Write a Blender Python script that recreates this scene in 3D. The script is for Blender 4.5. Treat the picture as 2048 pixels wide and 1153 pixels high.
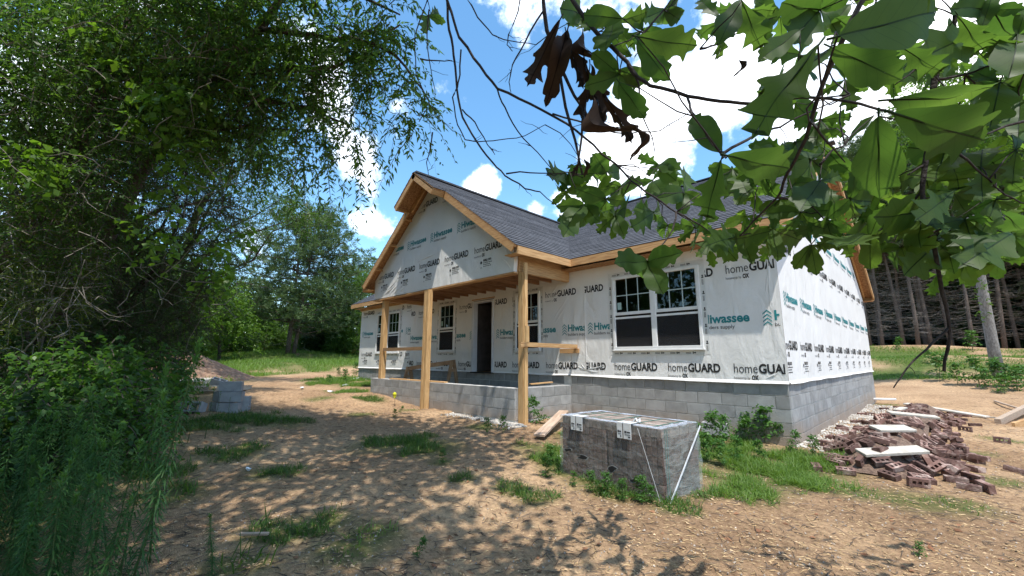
import bpy, bmesh, math, random
import numpy as np
from mathutils import Vector, Matrix, Euler
random.seed(7); rng = np.random.default_rng(7)
for _o in list(bpy.data.objects): bpy.data.objects.remove(_o)
SC = bpy.context.scene; COL = SC.collection
R = math.radians
# ------------------------------------------------------------------ camera
# x runs along the house front, y back from it, z = 0 at the foot of the white wall wrap
CAM = np.array([1.7264, -7.7366, .3570]); FPX = 831.64
RT = np.array([.70004, .71410, .00304]); UP = np.array([.11841, -.12028, .98565]); FW = np.array([-.70422, .68964, .16876])
cam = bpy.data.cameras.new('camera'); camo = bpy.data.objects.new('camera', cam); COL.objects.link(camo)
cam.sensor_width = 36; cam.lens = FPX/2048*36; cam.clip_start = .05; cam.clip_end = 3000
m = Matrix.Identity(4)
for i in range(3):
    m[i][0] = RT[i]; m[i][1] = UP[i]; m[i][2] = -FW[i]; m[i][3] = CAM[i]
camo.matrix_world = m; SC.camera = camo
# ------------------------------------------------------------------ light
SUN = np.array([.36, -.22, 1.]); SUN /= np.linalg.norm(SUN)
sl = bpy.data.lights.new('sun', 'SUN'); sl.energy = 3.1; sl.angle = R(.53); sl.color = (1, .955, .88)
so = bpy.data.objects.new('sun', sl); COL.objects.link(so); so.location = (6, -6, 30)
so.rotation_euler = Vector(SUN).to_track_quat('Z', 'Y').to_euler()
SC.view_settings.view_transform = 'Standard'; SC.view_settings.look = 'None'
SC.view_settings.exposure = 1.0; SC.view_settings.gamma = 1
W = bpy.data.worlds.new('World'); SC.world = W; W.use_nodes = True
def sky_world():
    nt = W.node_tree; N = nt.nodes; L = nt.links
    bg = N['Background']; bg.inputs[1].default_value = .15
    sk = N.new('ShaderNodeTexSky'); sk.sky_type = 'NISHITA'; sk.sun_disc = False
    sk.sun_elevation = math.asin(SUN[2]); sk.sun_rotation = math.atan2(SUN[0], SUN[1])
    sk.air_density = 1.0; sk.dust_density = .6; sk.ozone_density = 1.0
    tc = N.new('ShaderNodeTexCoord'); sep = N.new('ShaderNodeSeparateXYZ'); L.new(tc.outputs['Generated'], sep.inputs[0])
    def math_(op, a, b=None, c=None):
        n = N.new('ShaderNodeMath'); n.operation = op
        for k, v in enumerate((a, b, c)):
            if v is None: continue
            if isinstance(v, (int, float)): n.inputs[k].default_value = v
            else: L.new(v, n.inputs[k])
        return n.outputs[0]
    den = math_('ADD', math_('MAXIMUM', sep.outputs[2], 0.0), .16)
    cmb = N.new('ShaderNodeCombineXYZ')
    L.new(math_('DIVIDE', sep.outputs[0], den), cmb.inputs[0]); L.new(math_('DIVIDE', sep.outputs[1], den), cmb.inputs[1]); cmb.inputs[2].default_value = 3.7
    n1 = N.new('ShaderNodeTexNoise'); n1.inputs['Scale'].default_value = 1.15; n1.inputs['Detail'].default_value = 9; n1.inputs['Roughness'].default_value = .56; n1.inputs['Distortion'].default_value = .25
    L.new(cmb.outputs[0], n1.inputs['Vector'])
    n2 = N.new('ShaderNodeTexNoise'); n2.inputs['Scale'].default_value = 6.5; n2.inputs['Detail'].default_value = 8; n2.inputs['Roughness'].default_value = .62
    L.new(tc.outputs['Generated'], n2.inputs['Vector'])
    # drifting cumulus banks: (pixel x, y, radius, amount) -> directions on the sky
    acc = None
    for px, py, r, a in CLOUDS:
        v = FW + RT*(px-1024)/FPX + UP*(576.5-py)/FPX; v /= np.linalg.norm(v)
        d = N.new('ShaderNodeVectorMath'); d.operation = 'DISTANCE'; L.new(tc.outputs['Generated'], d.inputs[0]); d.inputs[1].default_value = tuple(v)
        mr = N.new('ShaderNodeMapRange'); mr.interpolation_type = 'SMOOTHERSTEP'
        mr.inputs[1].default_value = 0; mr.inputs[2].default_value = r*1.5/FPX*.85; mr.inputs[3].default_value = a*.9; mr.inputs[4].default_value = 0
        L.new(d.outputs['Value'], mr.inputs[0]); acc = mr.outputs[0] if acc is None else math_('ADD', acc, mr.outputs[0])
    f = math_('ADD', math_('ADD', math_('MULTIPLY', math_('SUBTRACT', n1.outputs[0], .5), .55), math_('MULTIPLY', math_('SUBTRACT', n2.outputs[0], .5), 1.55)), acc)
    ramp = N.new('ShaderNodeMapRange'); ramp.interpolation_type = 'SMOOTHSTEP'
    ramp.inputs[1].default_value = .15; ramp.inputs[2].default_value = .36; L.new(f, ramp.inputs[0])
    shade = N.new('ShaderNodeMapRange'); L.new(f, shade.inputs[0]); shade.inputs[1].default_value = .2; shade.inputs[2].default_value = .75
    cm = N.new('ShaderNodeMix'); cm.data_type = 'RGBA'; L.new(shade.outputs[0], cm.inputs[0]); cm.inputs[6].default_value = (5.2, 5.9, 7.0, 1); cm.inputs[7].default_value = (9.5, 9.6, 9.8, 1)
    # summer blue: the sky itself, a little more saturated near the horizon than the bare texture
    hs = N.new('ShaderNodeHueSaturation'); hs.inputs['Saturation'].default_value = 1.2; hs.inputs['Value'].default_value = 1.08; hs.inputs['Hue'].default_value = .49; L.new(sk.outputs[0], hs.inputs['Color'])
    mx = N.new('ShaderNodeMix'); mx.data_type = 'RGBA'; L.new(ramp.outputs[0], mx.inputs[0]); L.new(hs.outputs[0], mx.inputs[6]); L.new(cm.outputs[2], mx.inputs[7])
    L.new(mx.outputs[2], bg.inputs[0])
CLOUDS = [(655,225,62,.40),(695,300,60,.42),(740,360,50,.38),(755,440,62,.46),(965,375,50,.46),(1060,420,40,.3),(1200,320,95,.42),
          (1250,230,90,.40),(1350,200,95,.40),(1500,150,95,.40),(1300,110,60,.22),(1600,290,110,.3),(1760,60,150,.36),(2010,40,170,.40),(1320,330,85,.40),(1430,60,60,.25),(1900,230,120,.3),
          (1150,400,60,.4),(520,480,60,.35),(150,150,120,.3),(1000,-60,120,.35),(330,-120,150,.35),(2300,200,260,.5),(-250,350,260,.4),(1500,-350,300,.4),(700,-400,250,.35)]
sky_world()
# ------------------------------------------------------------------ projection helpers (a pixel gives a direction only)
def ray(px, py): return FW + RT*(px-1024)/FPX + UP*(576.5-py)/FPX
def P(px, py, d): return CAM + d*ray(px, py)
def onplane(px, py, ax, val):
    r = ray(px, py); return CAM + r*((val-CAM[ax])/r[ax])
def topx(p):
    v = np.asarray(p)-CAM; z = v@FW
    return 1024+FPX*(v@RT)/z, 576.5-FPX*(v@UP)/z, z
# ------------------------------------------------------------------ terrain height
CTRL = np.array([(1.7,-7.7,-1.2),(-.6,-5.5,-1.15),(1.8,-3.1,-1.1),(4.5,-5,-1.15),(-2.5,-7.5,-1.12),(-1,-3.5,-1.06),(.5,-2,-1.05),
 (.1,0,-.95),(.3,3,-.97),(.3,7,-1.),(.3,11.25,-1.02),(1.5,2,-1.05),(2,6,-1.04),(3,10,-1.),(-2,-.2,-.95),(-4.,-.3,-.9),(-4.2,-2,-.86),
 (-7.3,-2,-.82),(-10.3,-2.2,-.63),(-5,-4,-.95),(-8.3,-6.2,-.72),(-9.8,-8.6,-.72),(-12,-4,-.56),(-15.3,-.5,-.46),(-12,0,-.5),
 (-17.5,-5.4,-.45),(-19.7,-.8,-.4),(-36.5,3.3,.9),(-27,1,.2),(-25,-12,0),(-40,-15,1.),(-20,-20,-.2),(-8,-14,-.8),(0,-15,-1.2),
 (3.3,19,-.36),(1.6,13.4,-.82),(-.2,36,1.5),(5.9,39.4,1.2),(2,27,.6),(-20,60,2.5),(40,40,1),(30,10,-.5),(60,-20,-.5),(-60,20,2),(-80,-30,2),
 (0,-60,-1.5),(-8,14,-.5),(-15,25,.6),(-8,5,-.8),(-14,5,-.6),(10,0,-1.05),(8,8,-.95)], float)
def G(x, y):
    x = np.asarray(x, float); y = np.asarray(y, float); num = 0*x; den = 0*x
    for cx, cy, cz in CTRL:
        w = 1/((x-cx)**2+(y-cy)**2+.6)**1.6; num = num+w*cz; den = den+w
    return num/den
def vnoise(x, y, s, seed=0):
    x = np.asarray(x, float)*s; y = np.asarray(y, float)*s
    xi = np.floor(x); yi = np.floor(y); fx = x-xi; fy = y-yi
    fx = fx*fx*(3-2*fx); fy = fy*fy*(3-2*fy)
    def h(a, b):
        t = np.sin(a*127.1+b*311.7+seed*74.7)*43758.5453; return t-np.floor(t)
    return (h(xi,yi)*(1-fx)+h(xi+1,yi)*fx)*(1-fy)+(h(xi,yi+1)*(1-fx)+h(xi+1,yi+1)*fx)*fy
def ground_at(px, py):
    r = ray(px, py); t = .5
    while t < 300:
        q = CAM+r*t
        if q[2] < G(q[0], q[1]): break
        t *= 1.01
    q = CAM+r*t; q[2] = float(G(q[0], q[1])); return q
# ------------------------------------------------------------------ object helpers
def setp(o, label=None, cat=None, group=None, kind=None):
    if label: o['label'] = label
    if cat: o['category'] = cat
    if group: o['group'] = group
    if kind: o['kind'] = kind
    return o
def link(o, parent=None):
    COL.objects.link(o)
    if parent is not None: o.parent = parent
    return o
def empty(name, loc=(0,0,0), rz=0, **k):
    o = bpy.data.objects.new(name, None); o.location = tuple(loc); o.rotation_euler = (0,0,rz); o.empty_display_size = .2
    link(o); return setp(o, **k)
def mesh_np(name, verts, faces, mat=None, smooth=False, col=None):
    """verts (n,3); faces (k,m) int array of one size or list of tuples"""
    me = bpy.data.meshes.new(name)
    verts = np.asarray(verts, np.float32)
    if isinstance(faces, np.ndarray):
        k, mm = faces.shape
        me.vertices.add(len(verts)); me.vertices.foreach_set('co', verts.ravel())
        me.loops.add(k*mm); me.loops.foreach_set('vertex_index', faces.astype(np.int32).ravel())
        me.polygons.add(k); me.polygons.foreach_set('loop_start', np.arange(k, dtype=np.int32)*mm)
        me.update(calc_edges=True)
    else:
        me.from_pydata([tuple(map(float, v)) for v in verts], [], faces)
    if col is not None:
        a = me.color_attributes.new('tint', 'FLOAT_COLOR', 'POINT'); c = np.ones((len(verts), 4), np.float32); c[:, :3] = col; a.data.foreach_set('color', c.ravel())
    if mat is not None:
        for q in (mat if isinstance(mat, (list, tuple)) else [mat]): me.materials.append(q)
    if smooth: me.polygons.foreach_set('use_smooth', [True]*len(me.polygons))
    return me
def obj(name, me, parent=None, loc=None, rot=None, **k):
    o = bpy.data.objects.new(name, me)
    if loc is not None: o.location = tuple(loc)
    if rot is not None: o.rotation_euler = rot
    link(o, parent); return setp(o, **k)
class MB:
    def __init__(s): s.v = []; s.f = []; s.mi = []
    def add(s, vs, fs, mi=0):
        b = len(s.v); s.v += [tuple(map(float, v)) for v in vs]; s.f += [tuple(b+i for i in f) for f in fs]; s.mi += [mi]*len(fs); return s
    def box(s, x0, x1, y0, y1, z0, z1, mi=0, M=None):
        x0, x1 = sorted((x0,x1)); y0, y1 = sorted((y0,y1)); z0, z1 = sorted((z0,z1))
        vs = [(x0,y0,z0),(x1,y0,z0),(x1,y1,z0),(x0,y1,z0),(x0,y0,z1),(x1,y0,z1),(x1,y1,z1),(x0,y1,z1)]
        if M is not None: vs = [M @ Vector(v) for v in vs]
        return s.add(vs, [(0,3,2,1),(4,5,6,7),(0,1,5,4),(1,2,6,5),(2,3,7,6),(3,0,4,7)], mi)
    def bar(s, a, b, w, h, up=(0,0,1), mi=0):
        a = Vector(a); b = Vector(b); d = (b-a); L = d.length; d.normalize(); u = Vector(up); sx = d.cross(u).normalized(); u = sx.cross(d).normalized()
        M = Matrix((( sx.x, d.x, u.x, a.x),(sx.y, d.y, u.y, a.y),(sx.z, d.z, u.z, a.z),(0,0,0,1)))
        return s.box(-w/2, w/2, 0, L, -h/2, h/2, mi, M)
    def tube(s, pts, rad, n=6, mi=0, cap=True):
        pts = [Vector(p) for p in pts]; rings = []; ref = Vector((.31,.2,.93))
        for i, p in enumerate(pts):
            t = (pts[min(i+1,len(pts)-1)]-pts[max(i-1,0)])
            if t.length < 1e-9: t = Vector((0,0,1))
            t.normalize(); a = t.cross(ref)
            if a.length < .1: a = t.cross(Vector((1,0,0)))
            a.normalize(); b = t.cross(a); r = rad[i] if hasattr(rad, '__len__') else rad
            rings.append([p+(a*math.cos(2*math.pi*k/n)+b*math.sin(2*math.pi*k/n))*r for k in range(n)])
        b0 = len(s.v)
        for rg in rings: s.v += [tuple(q) for q in rg]
        for i in range(len(rings)-1):
            for k in range(n):
                s.f.append((b0+i*n+k, b0+i*n+(k+1)%n, b0+(i+1)*n+(k+1)%n, b0+(i+1)*n+k)); s.mi.append(mi)
        if cap:
            s.f.append(tuple(b0+(len(rings)-1)*n+k for k in range(n))); s.mi.append(mi)
            s.f.append(tuple(b0+k for k in reversed(range(n)))); s.mi.append(mi)
        return s
    def mesh(s, name, mats, smooth=False, bevel=0):
        me = bpy.data.meshes.new(name); me.from_pydata(s.v, [], s.f)
        for q in (mats if isinstance(mats, (list,tuple)) else [mats]): me.materials.append(q)
        me.polygons.foreach_set('material_index', s.mi)
        if bevel:
            bm = bmesh.new(); bm.from_mesh(me); bmesh.ops.bevel(bm, geom=list(bm.edges), offset=bevel, segments=1, affect='EDGES'); bm.to_mesh(me); bm.free()
        if smooth: me.polygons.foreach_set('use_smooth', [True]*len(me.polygons))
        me.update(); return me
    def build(s, name, mats, parent=None, smooth=False, bevel=0, **k):
        return obj(name, s.mesh(name, mats, smooth, bevel), parent, **k)
def copy_tree(o, parent=None, **k):
    c = o.copy(); link(c)
    c.parent = parent
    for ch in o.children:
        d = ch.copy(); COL.objects.link(d); d.parent = c
        for g in ch.children:
            e = g.copy(); COL.objects.link(e); e.parent = d
    return setp(c, **k)
# ------------------------------------------------------------------ materials
def mat(name, c1, c2=None, rough=.8, scale=6, detail=5, stretch=None, bump=0, bscale=None, rand=0, spec=.3, c3=None, tint=False, lo=.35, hi=.65, metal=0, knots=0, stain=0):
    mt = bpy.data.materials.new(name); mt.use_nodes = True; nt = mt.node_tree; N = nt.nodes; L = nt.links
    b = N['Principled BSDF']; b.inputs['Roughness'].default_value = rough; b.inputs['Specular IOR Level'].default_value = spec; b.inputs['Metallic'].default_value = metal
    tc = N.new('ShaderNodeTexCoord'); vec = tc.outputs['Object']
    mp = N.new('ShaderNodeMapping'); L.new(vec, mp.inputs[0]); vec = mp.outputs[0]
    if stretch: mp.inputs['Scale'].default_value = stretch
    oi = N.new('ShaderNodeObjectInfo')
    if rand:
        cv = N.new('ShaderNodeVectorMath'); cv.operation = 'SCALE'; cv.inputs[0].default_value = (37, 53, 71); L.new(oi.outputs['Random'], cv.inputs['Scale'])
        L.new(cv.outputs[0], mp.inputs['Location'])
    n = N.new('ShaderNodeTexNoise'); n.inputs['Scale'].default_value = scale; n.inputs['Detail'].default_value = detail; n.inputs['Roughness'].default_value = .6; L.new(vec, n.inputs['Vector'])
    rp = N.new('ShaderNodeValToRGB'); e = rp.color_ramp.elements
    e[0].position = lo; e[0].color = (*c1, 1); e[1].position = hi; e[1].color = (*(c2 or c1), 1)
    if c3: q = e.new((lo+hi)/2+.02); q.color = (*c3, 1)
    L.new(n.outputs[0], rp.inputs[0]); colr = rp.outputs[0]
    if tint:
        at = N.new('ShaderNodeAttribute'); at.attribute_name = 'tint'; mx = N.new('ShaderNodeMix'); mx.data_type = 'RGBA'; mx.blend_type = 'MULTIPLY'; mx.inputs[0].default_value = 1
        L.new(colr, mx.inputs[6]); L.new(at.outputs['Color'], mx.inputs[7]); colr = mx.outputs[2]
    if rand:
        hv = N.new('ShaderNodeHueSaturation'); mr = N.new('ShaderNodeMapRange'); mr.inputs[3].default_value = 1-rand; mr.inputs[4].default_value = 1+rand
        L.new(oi.outputs['Random'], mr.inputs[0]); L.new(mr.outputs[0], hv.inputs['Value']); L.new(colr, hv.inputs['Color']); colr = hv.outputs[0]
    if knots:
        vo = N.new('ShaderNodeTexVoronoi'); vo.inputs['Scale'].default_value = knots; L.new(tc.outputs['Object'] if not rand else vec, vo.inputs['Vector']); kr = N.new('ShaderNodeMapRange'); kr.inputs[1].default_value = .05; kr.inputs[2].default_value = .16; kr.inputs[3].default_value = .8; kr.inputs[4].default_value = 0; L.new(vo.outputs['Distance'], kr.inputs[0])
        km = N.new('ShaderNodeMix'); km.data_type = 'RGBA'; L.new(kr.outputs[0], km.inputs[0]); L.new(colr, km.inputs[6]); km.inputs[7].default_value = (.13,.06,.025,1); colr = km.outputs[2]
    if stain:      # mud splashed on the lowest courses
        ge = N.new('ShaderNodeNewGeometry'); sp_ = N.new('ShaderNodeSeparateXYZ'); L.new(ge.outputs['Position'], sp_.inputs[0]); ns = N.new('ShaderNodeTexNoise'); ns.inputs['Scale'].default_value = 1.6; ns.inputs['Detail'].default_value = 5; L.new(ge.outputs['Position'], ns.inputs['Vector'])
        ma = N.new('ShaderNodeMath'); ma.operation = 'MULTIPLY_ADD'; L.new(ns.outputs[0], ma.inputs[0]); ma.inputs[1].default_value = -.55; L.new(sp_.outputs[2], ma.inputs[2]); sr = N.new('ShaderNodeMapRange'); L.new(ma.outputs[0], sr.inputs[0]); sr.inputs[1].default_value = -1.15; sr.inputs[2].default_value = -.82; sr.inputs[3].default_value = stain; sr.inputs[4].default_value = 0
        sm_ = N.new('ShaderNodeMix'); sm_.data_type = 'RGBA'; L.new(sr.outputs[0], sm_.inputs[0]); L.new(colr, sm_.inputs[6]); sm_.inputs[7].default_value = (.36,.26,.18,1); colr = sm_.outputs[2]
    L.new(colr, b.inputs['Base Color'])
    if bump:
        n2 = N.new('ShaderNodeTexNoise'); n2.inputs['Scale'].default_value = bscale or scale*4; n2.inputs['Detail'].default_value = 6; L.new(vec, n2.inputs['Vector'])
        bp = N.new('ShaderNodeBump'); bp.inputs['Strength'].default_value = min(1, bump); bp.inputs['Distance'].default_value = .02; L.new(n2.outputs[0], bp.inputs['Height']); L.new(bp.outputs[0], b.inputs['Normal'])
    return mt
def leafmat(name, c1, c2, trans=.45, rough=.45, spec=.35, veins=False):
    """thin leaf: diffuse + light shining through; tint attribute varies leaf by leaf"""
    mt = bpy.data.materials.new(name); mt.use_nodes = True; nt = mt.node_tree; N = nt.nodes; L = nt.links
    b = N['Principled BSDF']; b.inputs['Roughness'].default_value = rough; b.inputs['Specular IOR Level'].default_value = spec
    out = N['Material Output']
    tc = N.new('ShaderNodeTexCoord'); oi = N.new('ShaderNodeObjectInfo')
    rp = N.new('ShaderNodeMix'); rp.data_type = 'RGBA'; rp.inputs[6].default_value = (*c1, 1); rp.inputs[7].default_value = (*c2, 1)
    if veins:
        ns = N.new('ShaderNodeTexNoise'); ns.inputs['Scale'].default_value = 2.2; ns.inputs['Detail'].default_value = 4; L.new(tc.outputs['Object'], ns.inputs['Vector'])
        ad = N.new('ShaderNodeMath'); ad.operation = 'MULTIPLY_ADD'; L.new(oi.outputs['Random'], ad.inputs[0]); ad.inputs[1].default_value = .75
        mm = N.new('ShaderNodeMath'); mm.operation = 'MULTIPLY_ADD'; L.new(ns.outputs[0], mm.inputs[0]); mm.inputs[1].default_value = 1.1; mm.inputs[2].default_value = -.42; L.new(mm.outputs[0], ad.inputs[2])
        L.new(ad.outputs[0], rp.inputs[0]); colr = rp.outputs[2]
        sp = N.new('ShaderNodeSeparateXYZ'); L.new(tc.outputs['Object'], sp.inputs[0])
        def M_(op, a, bb=None):
            q = N.new('ShaderNodeMath'); q.operation = op
            for k, v in enumerate((a, bb)):
                if v is None: continue
                if isinstance(v, (int,float)): q.inputs[k].default_value = v
                else: L.new(v, q.inputs[k])
            return q.outputs[0]
        ax = M_('ABSOLUTE', sp.outputs[0])
        ph = M_('FRACT', M_('MULTIPLY', M_('SUBTRACT', sp.outputs[1], M_('MULTIPLY', M_('POWER', ax, .8), .8)), 6.5))
        side = M_('LESS_THAN', ph, .06); mid = M_('LESS_THAN', ax, .008)
        vn = M_('MAXIMUM', mid, M_('MULTIPLY', side, .3))
        dk = N.new('ShaderNodeMix'); dk.data_type = 'RGBA'; L.new(vn, dk.inputs[0]); L.new(colr, dk.inputs[6]); dk.inputs[7].default_value = (c1[0]*.75, c1[1]*.7, c1[2]*.8, 1); colr = dk.outputs[2]
    else:
        at = N.new('ShaderNodeAttribute'); at.attribute_name = 'tint'
        sp = N.new('ShaderNodeSeparateColor'); L.new(at.outputs['Color'], sp.inputs[0]); L.new(sp.outputs[0], rp.inputs[0]); colr = rp.outputs[2]
    L.new(colr, b.inputs['Base Color'])
    tr = N.new('ShaderNodeBsdfTranslucent'); g = N.new('ShaderNodeMix'); g.data_type = 'RGBA'; g.blend_type = 'MULTIPLY'; g.inputs[0].default_value = 1; L.new(colr, g.inputs[6]); g.inputs[7].default_value = (1.35, 1.4, .62, 1); g.clamp_result = False
    L.new(g.outputs[2], tr.inputs['Color'])
    mx = N.new('ShaderNodeMixShader'); mx.inputs[0].default_value = trans; L.new(b.outputs[0], mx.inputs[1]); L.new(tr.outputs[0], mx.inputs[2]); L.new(mx.outputs[0], out.inputs['Surface'])
    return mt
WOOD = mat('fresh_lumber', (.42,.24,.10), (.62,.41,.20), .75, 3, 6, (12,12,1), .15, 30, .12, knots=1.5)
WOODX = mat('fresh_lumber_x', (.38,.20,.085), (.58,.36,.17), .75, 3, 6, (1,14,14), .15, 30, .1, knots=1.2)
WOODY = mat('fresh_lumber_y', (.38,.21,.09), (.58,.37,.18), .75, 3, 6, (14,1,14), .15, 30, .1, knots=1.2)
OSB = mat('osb_sheet', (.22,.10,.04), (.42,.24,.11), .8, 22, 3, (1,1,1), .3, 40)
GREYWOOD = mat('weathered_wood', (.30,.22,.16), (.50,.40,.31), .85, 4, 6, (3,14,14), .3, 30, .1)
WHITE = mat('white_vinyl', (.74,.74,.73), (.80,.80,.79), .4, 5)
BLOCKM = mat('concrete_block', (.25,.25,.245), (.35,.35,.345), .95, 5, 8, None, .55, 90, .13, stain=.6)
MORTAR = mat('mortar', (.46,.45,.43), (.60,.59,.56), .95, 12, 6, None, .5, 60)
DARK = mat('dark_void', (.012,.012,.013), (.02,.02,.02), .9)
PRINT_BLACK = mat('print_black', (.018,.018,.02), (.03,.03,.03), .7)
PRINT_GREY = mat('print_grey', (.05,.05,.055), (.08,.08,.085), .7)
PRINT_TEAL = mat('print_teal', (.015,.20,.22), (.03,.25,.27), .6)
# ------------------------------------------------------------------ ground sheet
def graded(lo, a, b, hi, fine, grow=1.13):
    c = list(np.arange(a, b, fine)); s = fine
    x = b
    while x < hi: c.append(x); s *= grow; x += s
    x = a; s = fine; l = []
    while x > lo: s *= grow; x -= s; l.append(x)
    return np.array(l[::-1]+c)
def micro(x, y):
    rut = 0*np.asarray(x)
    for a_, b_ in (((-19,-1.6),(-3.5,-5.2)),((-19.4,-3.1),(-4,-6.7)),((2.6,12),(3.1,-2)),((4.1,12),(4.7,-2))): rut = rut-.035*np.exp(-(seg_d(x+(vnoise(x,y,.4,15)-.5)*.5,y,a_,b_)/.16)**2)
    n = rut+(vnoise(x,y,.9,1)-.5)*.07+(vnoise(x,y,2.3,2)-.5)*.05+(vnoise(x,y,6,3)-.5)*.03+(vnoise(x,y,14,4)-.5)*.016
    return n
def build_ground():
    xs = graded(-420, -11, 5, 420, .085); ys = graded(-420, -8.5, 6, 420, .085)
    X, Y = np.meshgrid(xs, ys); Z = G(X, Y); far = np.hypot(X-CAM[0], Y-CAM[1])
    Z = Z+micro(X,Y)*np.clip(1.4-far/30, .15, 1)
    v = np.stack([X.ravel(), Y.ravel(), Z.ravel()], 1); nx = len(xs); ny = len(ys)
    i = (np.arange(ny-1)[:,None]*nx+np.arange(nx-1)[None]).ravel()
    f = np.stack([i, i+1, i+1+nx, i+nx], 1)
    g = grassiness(v[:,0], v[:,1]); col = np.stack([g, g*0, g*0], 1)
    mt = bpy.data.materials.new('dirt'); mt.use_nodes = True; N = mt.node_tree.nodes; L = mt.node_tree.links; b = N['Principled BSDF']
    b.inputs['Roughness'].default_value = .95; b.inputs['Specular IOR Level'].default_value = .12
    tc = N.new('ShaderNodeTexCoord')
    def noise(s, d=8, r=.62, st=None):
        n = N.new('ShaderNodeTexNoise'); n.inputs['Scale'].default_value = s; n.inputs['Detail'].default_value = d; n.inputs['Roughness'].default_value = r
        if st:
            mp = N.new('ShaderNodeMapping'); mp.inputs['Scale'].default_value = st; mp.inputs['Rotation'].default_value = (0,0,.6); L.new(tc.outputs['Object'], mp.inputs[0]); L.new(mp.outputs[0], n.inputs['Vector'])
        else: L.new(tc.outputs['Object'], n.inputs['Vector'])
        return n.outputs[0]
    def ramp(f, *st):
        r = N.new('ShaderNodeValToRGB'); e = r.color_ramp.elements
        while len(e) < len(st): e.new(.5)
        for k, (p, c) in enumerate(st): e[k].position = p; e[k].color = (*c, 1)
        L.new(f, r.inputs[0]); return r.outputs[0]
    def mix(f, a, bb, bl='MIX'):
        m_ = N.new('ShaderNodeMix'); m_.data_type = 'RGBA'; m_.blend_type = bl
        if isinstance(f, float): m_.inputs[0].default_value = f
        else: L.new(f, m_.inputs[0])
        for k, q in ((6,a),(7,bb)):
            if isinstance(q, tuple): m_.inputs[k].default_value = (*q, 1)
            else: L.new(q, m_.inputs[k])
        return m_.outputs[2]
    big = ramp(noise(.55, 5), (.36,(.35,.225,.135)), (.5,(.48,.32,.195)), (.66,(.59,.41,.255)))
    fine = ramp(noise(16, 10, .75), (.32,(.40,.36,.33)), (.52,(.9,.88,.86)), (.7,(1.28,1.22,1.12)))
    c = mix(1., big, fine, 'MULTIPLY')
    straw = ramp(noise(26, 6, .7, (1,5,1)), (.55,(0,0,0)), (.68,(1,1,1))); c = mix(straw, c, (.50,.36,.20))
    dk = ramp(noise(34, 5, .7, (6,1,1)), (.60,(0,0,0)), (.67,(1,1,1))); c = mix(dk, c, (.11,.075,.05))
    at = N.new('ShaderNodeAttribute'); at.attribute_name = 'tint'; sp = N.new('ShaderNodeSeparateColor'); L.new(at.outputs['Color'], sp.inputs[0])
    gr = ramp(noise(9, 8, .7), (.35,(.05,.075,.02)), (.6,(.12,.16,.04))); c = mix(sp.outputs[0], c, gr)
    L.new(c, b.inputs['Base Color'])
    bp = N.new('ShaderNodeBump'); bp.inputs['Strength'].default_value = .9; bp.inputs['Distance'].default_value = .03
    s1 = N.new('ShaderNodeMath'); s1.operation = 'ADD'; L.new(noise(28, 10, .75), s1.inputs[0]); L.new(noise(22, 4, .6, (1,6,1)), s1.inputs[1]); L.new(s1.outputs[0], bp.inputs['Height']); L.new(bp.outputs[0], b.inputs['Normal'])
    obj('ground', mesh_np('ground', v, f, mt, True, col), kind='structure')
def pixfield(x, y):
    """pixel column/row of ground points, used to lay the field edges where the photograph shows them"""
    z = G(x, y); v = np.stack([x-CAM[0], y-CAM[1], z-CAM[2]], -1); d = v@FW; d = np.where(d < .2, .2, d)
    return 1024+FPX*(v@RT)/d, 576.5-FPX*(v@UP)/d, d
def seg_d(x, y, a, b):
    ax, ay = a; bx, by = b; t = np.clip(((x-ax)*(bx-ax)+(y-ay)*(by-ay))/((bx-ax)**2+(by-ay)**2), 0, 1)
    return np.hypot(x-ax-t*(bx-ax), y-ay-t*(by-ay))
MA = ground_at(450,759)[:2]; MB_ = ground_at(720,738)[:2]; MN = np.array([-(MB_-MA)[1],(MB_-MA)[0]]); MN = MN/np.linalg.norm(MN)   # near edge of the meadow, normal pointing away from the drive
if MN@(np.array([-30,1.])-MA) < 0: MN = -MN
GRASSPATCH = []   # (x, y, radius) filled in below, before the ground is built
def grassiness(x, y):
    n = (vnoise(x,y,.35,11)-.5)*3; n2 = vnoise(x,y,.55,12)*.7+vnoise(x,y,1.7,13)*.3
    left = np.clip(((x-MA[0])*MN[0]+(y-MA[1])*MN[1]+n*.35)/.8, 0, 1)*np.clip((n2-.16)*6, .35, 1)                   # meadow beyond the drive
    right = np.clip((y-17.5+n+.1*x)/1.5, 0, 1)*np.clip((x+6)/3, 0, 1)*np.clip((34.5-y+n)/3, 0, 1)*np.clip((n2-.30)*5, .12, 1)
    out = np.maximum(left, right)
    sh = np.clip((-7.5-y-.28*(x+3)+n*.5)/1.2, 0, 1)*np.clip((-1.2-x)/1.5,0,1)*.8           # weedy verge on the shaded side
    out = np.maximum(out, sh)
    for px, py, r in GRASSPATCH: out = np.maximum(out, np.clip(1.15-np.hypot(x-px, y-py)/r+n*.12, 0, .75))
    return np.clip(out, 0, 1)
def patch(px, py, r): q = ground_at(px, py); GRASSPATCH.append((q[0], q[1], r)); return q
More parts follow.
